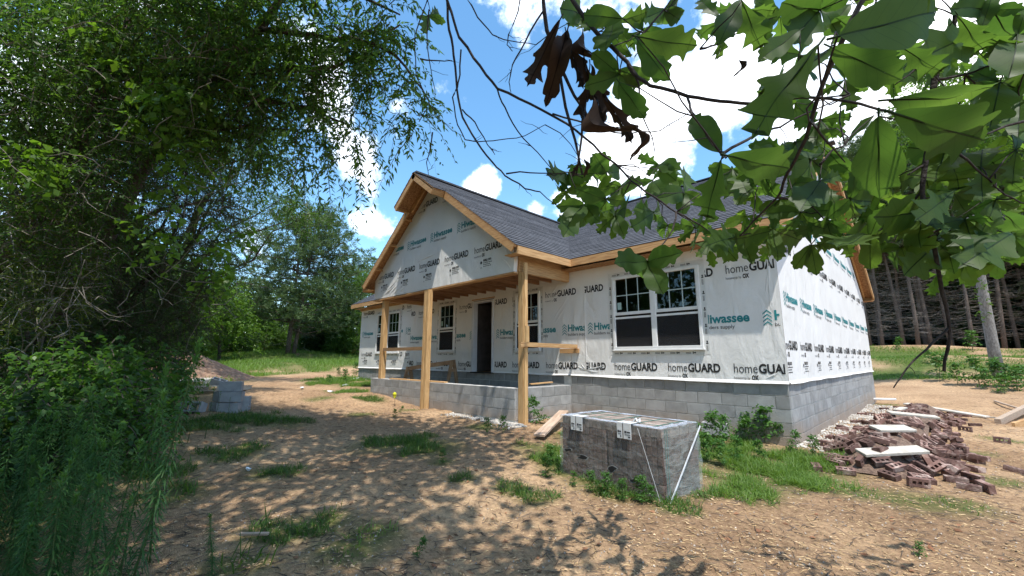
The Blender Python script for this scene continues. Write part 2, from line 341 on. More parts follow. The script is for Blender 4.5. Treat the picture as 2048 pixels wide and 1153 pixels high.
PATCHES = [(790,885,.75,'d'),(850,895,.6,'d'),(500,838,.8,'d'),(560,845,.6,'d'),(430,850,.7,'d'),(690,760,1.6,'l'),(660,768,.9,'l'),(720,770,.9,'l'),(700,785,.7,'l'),(740,800,.5,'d'),
 (560,940,.35,'d'),(540,945,.3,'d'),(640,1050,.35,'d'),(560,1060,.35,'d'),(740,1075,.3,'y'),(640,800,.5,'s'),
 (1430,890,.75,'l'),(1480,905,.8,'l'),(1540,930,.75,'l'),(1600,930,.7,'l'),(1640,915,.6,'l'),(1520,965,.6,'l'),(1590,965,.5,'l'),(1450,950,.45,'l'),(1560,950,.6,'l'),(1620,955,.5,'l'),(1480,985,.45,'l'),(1420,915,.6,'l'),(1570,915,.7,'l'),(1500,935,.6,'l'),
 (1700,985,.4,'s'),(1830,1005,.5,'s'),(1900,1010,.4,'s'),(1160,870,.5,'l'),(1180,850,.45,'l'),(1110,915,.5,'l'),(1130,945,.35,'d'),(1190,965,.4,'d'),(1240,985,.35,'d'),(1300,995,.3,'d'),
 (1060,895,.3,'d'),(1030,985,.25,'d'),(1075,1000,.25,'d'),(885,925,.2,'d'),(925,965,.2,'d'),(720,830,.4,'s'),(820,820,.3,'s'),(960,855,.3,'s'),(1395,995,.25,'d'),(1350,1020,.25,'d'),
 (1950,905,.35,'s'),(1990,960,.3,'s'),(300,950,.5,'d'),(330,990,.4,'d'),(460,905,.5,'d'),(700,1095,.35,'s'),(480,1130,.3,'s'),(2010,880,.4,'s'),(1770,810,.5,'s'),(1730,905,.25,'s')]
PPOS = [(patch(px,py,r),r,t) for px,py,r,t in PATCHES]
build_ground()
# ------------------------------------------------------------------ the house
Wd = 11.25; Ln = 15.24; PX1 = -4.243; PX0 = -10.396; PD = 1.803; ZP = -.221; CB = .4064; CH = .2032
wrapm = bpy.data.materials.new('house_wrap'); wrapm.use_nodes = True
def _wrap():
    N = wrapm.node_tree.nodes; L = wrapm.node_tree.links; b = N['Principled BSDF']; b.inputs['Roughness'].default_value = .55; b.inputs['Specular IOR Level'].default_value = .25
    tc = N.new('ShaderNodeTexCoord'); n = N.new('ShaderNodeTexNoise'); n.inputs['Scale'].default_value = 1.4; n.inputs['Detail'].default_value = 6; L.new(tc.outputs['Object'], n.inputs['Vector'])
    rp = N.new('ShaderNodeValToRGB'); rp.color_ramp.elements[0].position = .3; rp.color_ramp.elements[0].color = (.70,.692,.672,1); rp.color_ramp.elements[1].position = .7; rp.color_ramp.elements[1].color = (.78,.772,.755,1); L.new(n.outputs[0], rp.inputs[0]); L.new(rp.outputs[0], b.inputs['Base Color'])
    mp = N.new('ShaderNodeMapping'); mp.inputs['Scale'].default_value = (2.4,2.4,.9); mp.inputs['Rotation'].default_value = (0,.35,0); L.new(tc.outputs['Object'], mp.inputs[0])
    n2 = N.new('ShaderNodeTexNoise'); n2.inputs['Scale'].default_value = 1.3; n2.inputs['Detail'].default_value = 4; n2.inputs['Distortion'].default_value = 1.2; L.new(mp.outputs[0], n2.inputs['Vector'])
    b1 = N.new('ShaderNodeBump'); b1.inputs['Strength'].default_value = .5; b1.inputs['Distance'].default_value = .06; L.new(n2.outputs[0], b1.inputs['Height'])
    n3 = N.new('ShaderNodeTexNoise'); n3.inputs['Scale'].default_value = 26; n3.inputs['Detail'].default_value = 3; L.new(tc.outputs['Object'], n3.inputs['Vector'])
    b2 = N.new('ShaderNodeBump'); b2.inputs['Strength'].default_value = .12; b2.inputs['Distance'].default_value = .01; L.new(n3.outputs[0], b2.inputs['Height']); L.new(b1.outputs[0], b2.inputs['Normal']); L.new(b2.outputs[0], b.inputs['Normal'])
_wrap()
shing = bpy.data.materials.new('asphalt_shingle'); shing.use_nodes = True
def _sh():
    N = shing.node_tree.nodes; L = shing.node_tree.links; b = N['Principled BSDF']; b.inputs['Roughness'].default_value = .92; b.inputs['Specular IOR Level'].default_value = .2
    tc = N.new('ShaderNodeTexCoord'); br = N.new('ShaderNodeTexBrick'); br.offset = .37; br.squash = 1; L.new(tc.outputs['Object'], br.inputs['Vector'])
    br.inputs['Scale'].default_value = 1; br.inputs['Brick Width'].default_value = .21; br.inputs['Row Height'].default_value = .145; br.inputs['Mortar Size'].default_value = .004
    br.inputs['Color1'].default_value = (.058,.061,.070,1); br.inputs['Color2'].default_value = (.093,.097,.110,1); br.inputs['Mortar'].default_value = (.03,.031,.036,1); br.inputs['Bias'].default_value = -.1
    n = N.new('ShaderNodeTexNoise'); n.inputs['Scale'].default_value = 90; n.inputs['Detail'].default_value = 4; L.new(tc.outputs['Object'], n.inputs['Vector'])
    mr = N.new('ShaderNodeMapRange'); L.new(n.outputs[0], mr.inputs[0]); mr.inputs[1].default_value = .3; mr.inputs[2].default_value = .7; mr.inputs[3].default_value = .6; mr.inputs[4].default_value = 1.4
    mx = N.new('ShaderNodeMix'); mx.data_type = 'RGBA'; mx.blend_type = 'MULTIPLY'; mx.inputs[0].default_value = 1; L.new(br.outputs[0], mx.inputs[6]); L.new(mr.outputs[0], mx.inputs[7]); L.new(mx.outputs[2], b.inputs['Base Color'])
_sh()
house = empty('house', (0,0,0), label='single storey house under construction in white printed house wrap with front porch', cat='house')
# --- foundation: recessed mortar core, then every visible block
fnd = MB()
J = .012
fnd.box(-Ln+J, -J, J, .25, -1.6, -.012); fnd.box(-.25, -J, .25, Wd-J, -1.6, -.012); fnd.box(-Ln+J, -Ln+.25, .25, Wd-J, -1.6, -.012); fnd.box(-Ln+.25, -.25, Wd-.25, Wd-J, -1.6, -.012)
fnd.box(PX0+J, PX1-J, -PD+J, -PD+.19, -1.6, ZP-.005); fnd.box(PX1-.19, PX1-J, -PD+.19, -.02, -1.6, ZP-.006); fnd.box(PX0+J, PX0+.19, -PD+.19, -.02, -1.6, ZP-.006)
foundation = fnd.build('foundation', MORTAR, house)
def blockmesh(l, nm='block'):
    return MB().box(-l/2+.005, l/2-.005, -.02, .02, -CH/2+.005, CH/2-.005).mesh(nm, BLOCKM, bevel=.003)
BM = {}
def bm_for(l):
    k = round(l, 3)
    if k not in BM: BM[k] = blockmesh(l)
    return BM[k]
def block_run(ax, fixed, a, b, ztop, n, phase, rz):
    for c in range(n):
        z = ztop-CH*(c+.5); s = a; off = (phase if c % 2 == 0 else phase+CB/2) % CB
        cuts = [a]; x = a+off
        while x < b-.03:
            if x > a+.03: cuts.append(x)
            x += CB
        cuts.append(b)
        for u, w in zip(cuts[:-1], cuts[1:]):
            mid = (u+w)/2; o = bpy.data.objects.new('block', bm_for(w-u))
            o.location = (mid, fixed+random.uniform(-.002,.002), z) if ax == 'x' else (fixed+random.uniform(-.002,.002), mid, z); o.rotation_euler = (0,0,rz); link(o, foundation)
block_run('x', .02, PX1+.01, 0, 0, 5, (0-(PX1+.01)) % CB, 0)                # front wall beside the porch
block_run('y', -.02, 0.042, Wd, 0, 5, CB-.042, R(90))                       # gable side
block_run('x', -PD+.02, PX0, PX1, ZP, 3, (PX1-PX0) % CB, 0)                 # porch front
block_run('y', PX1-.02, -PD+.042, 0, ZP, 3, CB-.042, R(90))                 # porch return
block_run('x', .02, PX0+.2, PX1-.2, 0, 2, .1, 0)                            # wall inside the porch
block_run('x', .02, -Ln, PX0, 0, 2, .2, 0)                                  # left wing
capm = mat('mortar_cap', (.42,.42,.41), (.55,.54,.52), .95, 8)
MB().box(PX0, PX1, -PD, -PD+.2, ZP-.004, ZP+.008).box(PX1-.2, PX1, -PD+.2, -.045, ZP-.004, ZP+.007).box(PX0, PX0+.2, -PD+.2, -.045, ZP-.004, ZP+.007).build('mortar_cap', capm, foundation)
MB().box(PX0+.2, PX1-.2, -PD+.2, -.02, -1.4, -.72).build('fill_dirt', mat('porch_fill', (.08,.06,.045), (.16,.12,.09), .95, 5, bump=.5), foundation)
MB().box(PX0-.1, PX1+.22, -PD-.14, -PD+.01, -1.5, -.86).build('footing', mat('footing_concrete', (.5,.48,.44), (.66,.63,.58), .95, 6, bump=.6), foundation)
# --- walls with openings
TW = [(-3.07,-1.23,.56,2.09),(-13.78,-11.99,.58,2.09)]; SW = [(-6.02,-5.15,.58,2.06),(-9.52,-8.67,.58,2.08)]; DOOR = (-7.80,-6.88,-.02,2.04)
HOLES = TW+SW+[DOOR]
EZ = 2.40
def holed_wall(x0, x1, z0, z1, holes, y, th):
    xs = sorted({x0,x1,*[h[0] for h in holes],*[h[1] for h in holes]}); zs = sorted({z0,z1,*[min(max(h[2],z0),z1) for h in holes],*[min(max(h[3],z0),z1) for h in holes]})
    mb = MB()
    for i in range(len(xs)-1):
        for k in range(len(zs)-1):
            cx = (xs[i]+xs[i+1])/2; cz = (zs[k]+zs[k+1])/2
            if any(h[0]<cx<h[1] and h[2]<cz<h[3] for h in holes): continue
            n = max(1, int((xs[i+1]-xs[i])/.5))
            for q in range(n):
                a = xs[i]+(xs[i+1]-xs[i])*q/n; b = xs[i]+(xs[i+1]-xs[i])*(q+1)/n
                mb.add([(a,y,zs[k]),(b,y,zs[k]),(b,y,zs[k+1]),(a,y,zs[k+1])], [(0,1,2,3)]); mb.add([(a,y+th,zs[k]),(b,y+th,zs[k]),(b,y+th,zs[k+1]),(a,y+th,zs[k+1])], [(3,2,1,0)], 1)
    for h in holes:
        a,b,c,d = h; mb.add([(a,y,c),(a,y,d),(a,y+th,d),(a,y+th,c)], [(0,1,2,3)], 1); mb.add([(b,y,c),(b,y,d),(b,y+th,d),(b,y+th,c)], [(3,2,1,0)], 1)
        mb.add([(a,y,d),(b,y,d),(b,y+th,d),(a,y+th,d)], [(0,1,2,3)], 1)
        if c > 0: mb.add([(a,y,c),(b,y,c),(b,y+th,c),(a,y+th,c)], [(3,2,1,0)], 1)
    return mb
front = holed_wall(-Ln, .0118, 0, EZ, HOLES, -.012, .15).build('front_wall', [wrapm, OSB], house)
RZ = 6.10; sl_ = .584
def gable_side(x, out):
    s = 1 if out > 0 else -1
    prof = [(0,0),(Wd,0),(Wd,EZ),(Wd/2,5.88),(0,EZ)]
    vs = [(x+out*.012,y_,z_) for y_,z_ in prof]+[(x-out*.14,y_,z_) for y_,z_ in prof]
    return MB().add(vs, [(0,1,2,3,4) if s>0 else (4,3,2,1,0), (9,8,7,6,5) if s>0 else (5,6,7,8,9)])
gable_side(0, 1).build('side_wall', wrapm, house); gable_side(-Ln, -1).build('side_wall', wrapm, house)
MB().box(-Ln+.15, -.15, Wd-.14, Wd, 0, EZ).build('back_wall', wrapm, house)
MB().box(-Ln+.15, -.15, .16, Wd-.15, -.25, .0).build('floor_deck', OSB, house)
MB().box(-Ln+.15, -.15, .16, Wd-.15, 2.44, 2.47).build('ceiling_sheet', OSB, house)
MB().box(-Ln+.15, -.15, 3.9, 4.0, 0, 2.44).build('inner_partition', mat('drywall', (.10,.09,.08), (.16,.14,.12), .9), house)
st = MB()
for x in np.arange(-14.5, -.5, 1.22): st.box(x, x+.04, 2.6, 2.69, 0, 2.44)
st.build('stud_wall', WOOD, house)
# hem of the wrap, flaring a little over the blocks
def hem(a, b, ax, fixed, sgn, skip=None):
    n = int(abs(b-a)/.12); vs = []
    for k in range(n+1):
        t = a+(b-a)*k/n; w = .018+.012*float(vnoise(t, 3, 2.2, 5))+.006*float(vnoise(t, 3, 7, 6)); zl = -.028+.03*float(vnoise(t, 9, 1.4, 8))
        for off, z in ((.013,.03),(.013+w*.5,.008),(.013+w,zl)):
            vs.append((t, fixed+sgn*off, z) if ax == 'x' else (fixed+sgn*off, t, z))
    fs = [(k*3+j, (k+1)*3+j, (k+1)*3+j+1, k*3+j+1) for k in range(n) for j in range(2)]
    MB().add(vs, fs).build('wrap_hem', wrapm, house, smooth=True)
hem(PX1+.02, 0.02, 'x', 0, -1); hem(DOOR[1]+.02, PX1+.0, 'x', 0, -1); hem(-Ln, DOOR[0]-.02, 'x', 0, -1); hem(-.0, Wd, 'y', 0, 1)
# wrinkles and the lapped seam
sm = MB()
def fold(pts, w, h):
    p = [Vector((a, -.0125, b)) for a, b in pts]
    for i in range(len(p)-1):
        d = (p[i+1]-p[i]).normalized(); nrm = Vector((d.z,0,-d.x))*w; up = Vector((0,-h,0)); e0 = .25 if i == 0 else 1; e1 = .25 if i == len(p)-2 else 1
        sm.add([p[i]-nrm*e0, p[i]+up*e0, p[i]+nrm*e0, p[i+1]-nrm*e1, p[i+1]+up*e1, p[i+1]+nrm*e1], [(0,1,4,3),(1,2,5,4)])
fold([(-3.815,2.38),(-3.80,1.9),(-3.812,1.2),(-3.80,.6),(-3.81,.12)], .014, .013)
for a, b, c, d in [(-4.15,1.95,-4.95,1.05),(-4.2,1.75,-4.9,.95),(-4.5,2.2,-5.0,1.7),(-4.3,2.1,-5.0,1.62),(-3.8,.12,-3.55,.2),(-3.8,.12,-3.3,.24),(-3.8,.12,-4.05,.2),(-3.8,.12,-3.95,.27),(-3.8,.12,-3.5,.08),(-.1,2.3,-.14,1.2),(-.06,2.0,-.2,1.4),(-.18,.1,-.03,.5),(-.3,.06,-.1,.18),(-8.2,1.75,-8.5,2.05),(-10.9,2.1,-11.2,1.2),(-10.85,2.0,-11.05,1.4)]:
    fold([(a,b),((a+c)/2+random.uniform(-.02,.02),(b+d)/2),(c,d)], .022, .012)
sm.build('wrap_fold', wrapm, house, smooth=True, kind='stuff')
# --- porch gable wall (wrap) with slanted top
PR = -7.346; PRZ = 5.162; psl = .75
def pz(x): return PRZ-psl*abs(x-PR)
gv = [(-10.33,2.16),(-4.25,2.14),(-4.22,2.40),(-4.25,pz(-4.25)-.13),(PR,PRZ-.13),(-10.40,pz(-10.40)-.13),(-10.40,2.3)]
gy = -1.845
n = len(gv)
MB().add([(x,gy,z) for x,z in gv]+[(x,gy+.1,z) for x,z in gv], [tuple(range(n)), tuple(range(2*n-1,n-1,-1))]+[(i,(i+1)%n+0,(i+1)%n+n,i+n)[::-1] for i in range(n)]).build('porch_gable_wall', wrapm, house)
fm = sm2 = MB(); sm = fm
def foldg(a, b, c, d, w=.02, h=.012):
    p0 = Vector((a,gy-.001,b)); p1 = Vector((c,gy-.001,d)); dd = (p1-p0).normalized(); nr = Vector((dd.z,0,-dd.x))*w; mid = (p0+p1)/2
    fm.add([p0, mid-nr, mid+Vector((0,-h,0)), mid+nr, p1], [(0,1,2),(0,2,3),(1,4,2),(2,4,3)])
for q in [(-9.9,2.2,-9.2,2.45),(-9.7,2.2,-9.1,2.5),(-9.5,2.19,-8.9,2.5),(-9.3,2.18,-8.7,2.42),(-9.6,2.35,-9.0,2.62),(-8.9,2.2,-8.5,2.4),(-9.1,2.5,-8.6,2.75),(-8.1,2.95,-7.0,3.05),(-4.6,2.5,-4.3,2.2),(-4.5,2.6,-4.3,2.45)]: foldg(*q)
fm.build('wrap_fold', wrapm, house, kind='stuff')
# --- roofs: stepped shingle courses, local x along the eave, y up the slope
def roof_slope(name, origin, xdir, ydir, width, length, th=.05, e=.145):
    X = Vector(xdir).normalized(); Y = Vector(ydir).normalized(); Z = X.cross(Y)
    Mx = Matrix(((X.x,Y.x,Z.x,origin[0]),(X.y,Y.y,Z.y,origin[1]),(X.z,Y.z,Z.z,origin[2]),(0,0,0,1)))
    mb = MB(); nC = int(math.ceil(length/e)); nb = max(2, int(width/1.2))
    for i in range(nC):
        v0 = i*e; v1 = min(length, (i+1)*e); h = .011+random.uniform(-.002,.002)
        for k in range(nb):
            a = width*k/nb; b = width*(k+1)/nb; d = random.uniform(-.0015,.0015)
            mb.add([(a,v0,h+d),(b,v0,h+d),(b,v1,.001),(a,v1,.001)], [(0,1,2,3)]); mb.add([(a,v0,-.002),(b,v0,-.002),(b,v0,h+d),(a,v0,h+d)], [(0,1,2,3)])
    o = mb.build(name, shing, house); o.matrix_world = Mx
    d = MB().box(0, width, .003, length, -th, -.003).build('roof_deck', OSB, o)
    return o
mlen = math.hypot(Wd/2+.37, RZ-2.597)
up_f = (0, Wd/2+.37, RZ-2.597)
roof_slope('roof', (-Ln-.28,-.37,2.597), (1,0,0), up_f, Ln+.58, mlen)
roof_slope('roof', (.30,Wd+.37,2.597), (-1,0,0), (0,-(Wd/2+.37),RZ-2.597), Ln+.58, mlen)
plen = math.hypot(3.429, PRZ-2.592); yb = 4.05; yf = -2.10
roof_slope('porch_roof', (PR+3.429,yf,2.592), (0,1,0), (-3.429,0,PRZ-2.592), yb-yf, plen)
roof_slope('porch_roof', (PR-3.429,yb,2.592), (0,-1,0), (3.429,0,PRZ-2.592), yb-yf, plen)
ext = .95; xl = math.hypot(ext, ext*psl)
roof_slope('porch_roof', (PR+ext,yf-.36,PRZ-ext*psl), (0,1,0), (-ext,0,ext*psl), .36, xl)
roof_slope('porch_roof', (PR-ext,yf,PRZ-ext*psl), (0,-1,0), (ext,0,ext*psl), .36, xl)
cp = MB()
for x in np.arange(-Ln-.25, .2, .3): cp.box(x, x+.295, Wd/2-.13, Wd/2+.13, 6.085+random.uniform(0,.004), 6.115)
cp.build('ridge_cap', shing, house)
cp = MB()
for y in np.arange(yf-.34, 3.9, .25): cp.box(PR-.11, PR+.11, y, y+.245, PRZ-.03, PRZ+.01+random.uniform(0,.004))
cp.build('ridge_cap', shing, house)
# --- fascia, rakes, soffits, beams
fa = MB().box(PX1+.30, .30, -.375, -.335, 2.43, 2.585); fa.build('fascia', WOODX, house)
MB().box(-Ln-.28, PX0-.05, -.375, -.335, 2.43, 2.585).build('fascia', WOODX, house)
MB().box(PX1+.03, .02, -.334, -.011, 2.385, 2.40).build('soffit', OSB, house)
MB().box(-Ln-.02, PX0-.02, -.334, -.011, 2.385, 2.40).build('soffit', OSB, house)
MB().box(-Ln, PX0+.0, -.08, -.02, 2.33, 2.384).build('frieze_board', WOODX, house)
for sx in (1, -1):
    e = PR+sx*3.429
    MB().box(e-.02, e+.02, yf+.04, -.30, 2.42, 2.58).build('fascia', WOODY, house)
    # rake boards (lower length and projecting peak)
    d = Vector((-sx*3.429,0,PRZ-2.592)).normalized()
    def rk(t0, t1, y, off=.10, w=.04, h=.15):
        a = Vector((e,y,2.592))+d*t0; b = Vector((e,y,2.592))+d*t1; nrm = Vector((sx*d.z,0,abs(d.x)))
        return MB().bar(a-nrm*off, b-nrm*off, w, h, up=nrm)
    rk(.05, plen-xl+.05, yf+.02).build('rake_board', WOODX, house); rk(plen-xl, plen-.02, yf-.34).build('rake_board', WOODX, house)
    rk(plen-xl+.08, plen-.06, yf+.10, off=.12, h=.12).build('rake_board', WOODX, house)
    a = Vector((e,yf-.34,2.592))+d*(plen-xl+.03); nrm = Vector((sx*d.z,0,abs(d.x)))
    MB().bar(a+Vector((0,.02,0))-nrm*.10, a+Vector((0,.36,0))-nrm*.10, .05, .14, up=nrm).build('peak_block', WOODY, house)
    for t in (.9, 1.9, 2.9):
        a = Vector((e,yf+.04,2.592))+d*t; MB().bar(a-nrm*.12, a+Vector((0,.24,0))-nrm*.12, .04, .09, up=nrm).build('lookout', WOODY, house)
    MB().box(e-sx*.03, PR+sx*3.05, yf+.05, gy-.01, 2.44, 2.46).build('return_soffit', WOODX, house)
    # long side beams of two stacked planks
    bx = PX1 if sx > 0 else PX0
    MB().box(bx-.04, bx+.04, gy+.12, -.05, 2.145, 2.40).build('side_beam', WOODY, house); MB().box(bx-.035, bx+.03, gy+.12, -.05, 2.405, 2.60).build('side_beam', WOODY, house)
MB().box(PX0, PX1, gy+.105, gy+.15, 2.10, 2.36).build('front_beam', WOODX, house)
MB().box(PX0-.03, PX1+.02, gy-.012, gy+.09, 2.105, 2.136).build('gable_foot_trim', WOODX, house)
JOISTM = mat('joist_lumber_shaded', (.20,.10,.05), (.33,.19,.10), .8, 3, 6, (14,1,14), .15, 30, .1)  # red-brown lumber darkened further, porch shade put into the colour
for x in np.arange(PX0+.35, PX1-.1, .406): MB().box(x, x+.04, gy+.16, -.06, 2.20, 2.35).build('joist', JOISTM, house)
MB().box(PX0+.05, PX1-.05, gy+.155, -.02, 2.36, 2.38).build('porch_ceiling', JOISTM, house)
# rake of the right-hand gable
for sgn, y0 in ((1,-.37),(-1,Wd+.37)):
    a = Vector((.28,y0+sgn*.02,2.597)); b = Vector((.28,Wd/2,RZ)); nrm = Vector((0,-sgn*.504,.864))
    MB().bar(a-nrm*.10, b-nrm*.10, .04, .15, up=nrm).build('rake_board', WOODY, house)
    a2 = Vector((.14,y0+sgn*.05,2.597)); b2 = Vector((.14,Wd/2,RZ))
    MB().bar(a2-nrm*.065, b2-nrm*.065, .24, .012, up=nrm).build('rake_soffit', OSB, house)
    MB().bar(Vector((.04,y0+sgn*.05,2.597))-nrm*.10, Vector((.04,Wd/2,RZ))-nrm*.10, .04, .10, up=nrm).build('rake_board', WOODY, house)
MB().box(-.02, .26, Wd+.02, Wd+.35, 2.40, 2.42).build('return_soffit', OSB, house)
MB().box(-Ln, .28, Wd+.335, Wd+.375, 2.43, 2.585).build('fascia', WOODX, house)
# --- posts, rail, brace
MB().box(-4.235,-4.10,-1.72,-1.60,-.95,2.14).build('porch_post', WOOD, house, bevel=.004)
MB().box(-4.098,-4.06,-1.705,-1.615,-.9,2.33).build('porch_post', WOOD, house, bevel=.004)
MB().box(-4.055,-4.02,-1.70,-1.62,.68,1.02).build('post_block', WOOD, house)
MB().box(-7.40,-7.31,-1.96,-1.82,-1.0,2.10).box(-7.308,-7.20,-1.955,-1.825,-1.0,2.10).build('porch_post', WOOD, house, bevel=.004)
MB().box(-9.95,-9.80,-1.80,-1.65,ZP+.008,2.10).build('porch_post', WOOD, house, bevel=.004)
MB().box(-4.06,-4.02,-1.86,-.03,.60,.69).build('rail', WOODY, house)
MB().box(-4.52,-3.98,-.055,-.014,.50,.60).build('rail_cleat', WOODX, house)
MB().box(-9.80,-7.41,-1.78,-1.74,.58,.67).build('rail', mat('shaded_plank', (.20,.12,.06), (.30,.19,.10), .8, 3, 5, (1,14,14)), house)  # rail lumber darkened: porch shade put into its colour
# --- windows and door
glassm = bpy.data.materials.new('window_glass'); glassm.use_nodes = True
def _gl():
    N = glassm.node_tree.nodes; L = glassm.node_tree.links; N.remove(N['Principled BSDF'])
    t = N.new('ShaderNodeBsdfTransparent'); t.inputs[0].default_value = (.55,.62,.60,1); g = N.new('ShaderNodeBsdfGlossy'); g.inputs['Roughness'].default_value = .02; g.inputs[0].default_value = (.9,.95,1,1)
    fr = N.new('ShaderNodeFresnel'); fr.inputs[0].default_value = 1.5; mx = N.new('ShaderNodeMixShader'); L.new(fr.outputs[0], mx.inputs[0]); L.new(t.outputs[0], mx.inputs[1]); L.new(g.outputs[0], mx.inputs[2]); L.new(mx.outputs[0], N['Material Output'].inputs[0])
_gl()
screenm = bpy.data.materials.new('insect_screen'); screenm.use_nodes = True
def _scr():
    N = screenm.node_tree.nodes; L = screenm.node_tree.links; b = N['Principled BSDF']; b.inputs['Base Color'].default_value = (.012,.012,.014,1); b.inputs['Roughness'].default_value = .8
    t = N.new('ShaderNodeBsdfTransparent'); mx = N.new('ShaderNodeMixShader'); mx.inputs[0].default_value = .28; L.new(b.outputs[0], mx.inputs[1]); L.new(t.outputs[0], mx.inputs[2]); L.new(mx.outputs[0], N['Material Output'].inputs[0])
_scr()
muntm = mat('muntin_white', (.42,.52,.52), (.48,.58,.58), .4)
tapem = mat('flashing_tape', (.60,.60,.58), (.68,.68,.66), .5, 8)
stickm = mat('sticker', (.35,.5,.48), (.4,.55,.52), .5)
def window(h, twin):
    a, b, c, d = h; w = bpy.data.objects.new('window', None); w.location = ((a+b)/2,-.02,c); link(w, house); ox, oz = (a+b)/2, c
    X = lambda v: v-ox
    H = d-c; fr = .055
    f = MB().box(X(a), X(b), -.03, .05, H-fr, H).box(X(a), X(b), -.035, .05, 0, fr).box(X(a), X(a)+fr, -.03, .05, fr, H-fr).box(X(b)-fr, X(b), -.03, .05, fr, H-fr)
    f.box(X(a)-.02, X(b)+.02, -.045, .0, -.03, -.001)
    cells = [(X(a)+fr, X(b)-fr)]
    if twin:
        f.box(-.05, .05, -.029, .05, fr, H-fr); cells = [(X(a)+fr,-.05),(.05,X(b)-fr)]
    obj('frame', f.mesh('frame', WHITE, bevel=.003), w)
    mid = H*.485
    for k, (u, v) in enumerate(cells):
        s = MB().box(u, v, -.012, .03, mid-.03, mid+.03).box(u, u+.022, -.008, .03, mid+.03, H-fr).box(v-.022, v, -.008, .03, mid+.03, H-fr).box(u, v, .0, .035, mid-.11, mid-.07)
        obj('sash', s.mesh('sash', WHITE), w)
        for q in (1, 2): obj('muntin', MB().box(u+.02+(v-u-.04)*q/3-.009, u+.02+(v-u-.04)*q/3+.009, .004, .012, mid+.03, H-fr).mesh('muntin', muntm), w)
        zz = (mid+.03+H-fr)/2; obj('muntin', MB().box(u+.02, v-.02, .003, .013, zz-.009, zz+.009).mesh('muntin', muntm), w)
        obj('pane', MB().box(u+.02, v-.02, .016, .02, mid+.03, H-fr).mesh('pane', glassm), w)
        obj('pane', MB().box(u, v, .026, .03, fr, mid-.03).mesh('pane', glassm), w)
        obj('screen', MB().box(u, v, .004, .006, fr, mid-.03).mesh('screen', screenm), w)
        if k == 0: obj('sticker', MB().box(u+.05, u+.14, .0135, .0155, mid+.09, mid+.24).mesh('sticker', stickm), w)
    t = MB()
    for (x0,x1,z0,z1) in ((X(a)-.10,X(b)+.10,H+.001,H+.10),(X(a)-.10,X(a)-.001,-.11,H),(X(b)+.001,X(b)+.10,-.11,H),(X(a),X(b),-.12,-.031)): t.box(x0,x1,.0045,.0075,z0,z1)
    obj('flashing_tape', t.mesh('flashing_tape', tapem), w)
    pm = MB()
    def mark(x, z, vert):
        bits = [(-.10,.0,.006),(-.10,.0,-.012)]
        for (s0,s1,zz) in bits:
            if vert: pm.box(x+zz-.004, x+zz+.004, .0035,.0045, z+s0, z+s1)
            else: pm.box(x+s0, x+s1, .0035,.0045, z+zz-.004, z+zz+.004)
        if vert: pm.box(x-.02, x+.02, .0035,.0045, z+.025, z+.045).box(x-.012,x+.012,.0034,.0045,z+.05,z+.085)
        else: pm.box(x+.025, x+.045, .0035,.0045, z-.02, z+.02).box(x+.05,x+.085,.0034,.0045,z-.012,z+.012)
    for x in np.arange(X(a)+.1, X(b), .30): mark(x, H+.05, False); mark(x, -.075, False)
    for z in np.arange(.05, H, .30): mark(X(a)-.055, z, True); mark(X(b)+.055, z, True)
    obj('tape_print', pm.mesh('tape_print', PRINT_BLACK), w, kind='stuff')
for h in TW: window(h, True)
for h in SW: window(h, False)
dr = bpy.data.objects.new('door', None); dr.location = (-7.34,0,0); link(dr, house)
obj('frame', MB().box(-.47,-.40,-.05,.12,.0,2.02).box(.40,.455,-.04,.12,.0,2.02).box(-.40,.40,-.04,.12,1.97,2.02).mesh('frame', mat('primed_jamb', (.60,.62,.66), (.66,.68,.72), .5)), dr)
obj('sill', MB().box(-.46,.455,-.08,.14,-.03,.0).mesh('sill', DARK), dr)
obj('trim', MB().box(-.52,.5,-.02,-.0,2.06,2.09).mesh('trim', WOODX), dr)
leafd = MB().box(0,.80,0,.045,.01,1.96)
o = obj('leaf', leafd.mesh('leaf', mat('door_slab', (.05,.045,.045), (.08,.07,.07), .35)), dr, loc=(-.39,.13,0), rot=(0,0,R(78)))
# --- printed lettering on the wrap
def text_geo(s, size, bold=0., mi=0, sx=1.):
    cu = bpy.data.curves.new('t', 'FONT'); cu.body = s; cu.size = size; cu.offset = bold; cu.resolution_u = 3; cu.fill_mode = 'FRONT' if hasattr(cu, 'fill_mode') else cu.fill_mode
    cu.dimensions = '2D'; cu.fill_mode = 'BOTH'
    ob = bpy.data.objects.new('t', cu); COL.objects.link(ob); dg = bpy.context.evaluated_depsgraph_get(); dg.update()
    me = bpy.data.meshes.new_from_object(ob.evaluated_get(dg)); vs = [(v.co.x*sx, v.co.y, 0) for v in me.vertices]; fs = [tuple(p.vertices) for p in me.polygons]
    bpy.data.objects.remove(ob); bpy.data.curves.remove(cu); bpy.data.meshes.remove(me)
    return vs, fs, max(v[0] for v in vs), max(v[1] for v in vs)
def fit(mb, s, x, y, h, w=None, bold=0., mi=0):
    vs, fs, W_, H_ = text_geo(s, 1., bold); k = h/H_ if not w else None
    kx = (w/W_) if w else h/H_; ky = h/H_
    mb.add([(x+v[0]*kx, y+v[1]*ky, 0) for v in vs], fs, mi); return x+W_*kx
HG = MB(); fit(HG, 'home', 0, 0, .150, .37, .0, 1); fit(HG, 'GUARD', .385, 0, .150, .565, .035, 0); fit(HG, 'housewrap by', .0, -.105, .045, .25, 0, 1); fit(HG, 'OX', .275, -.11, .075, .10, .05, 0)
HI = MB()
for k in range(4):
    z = -.075+k*.062; HI.add([(-.16,z,0),(-.16,z-.02,0),(-.095,z+.035,0),(-.095,z+.06,0),(-.03,z,0),(-.03,z-.02,0)], [(0,1,2,3),(3,2,5,4)], 2)
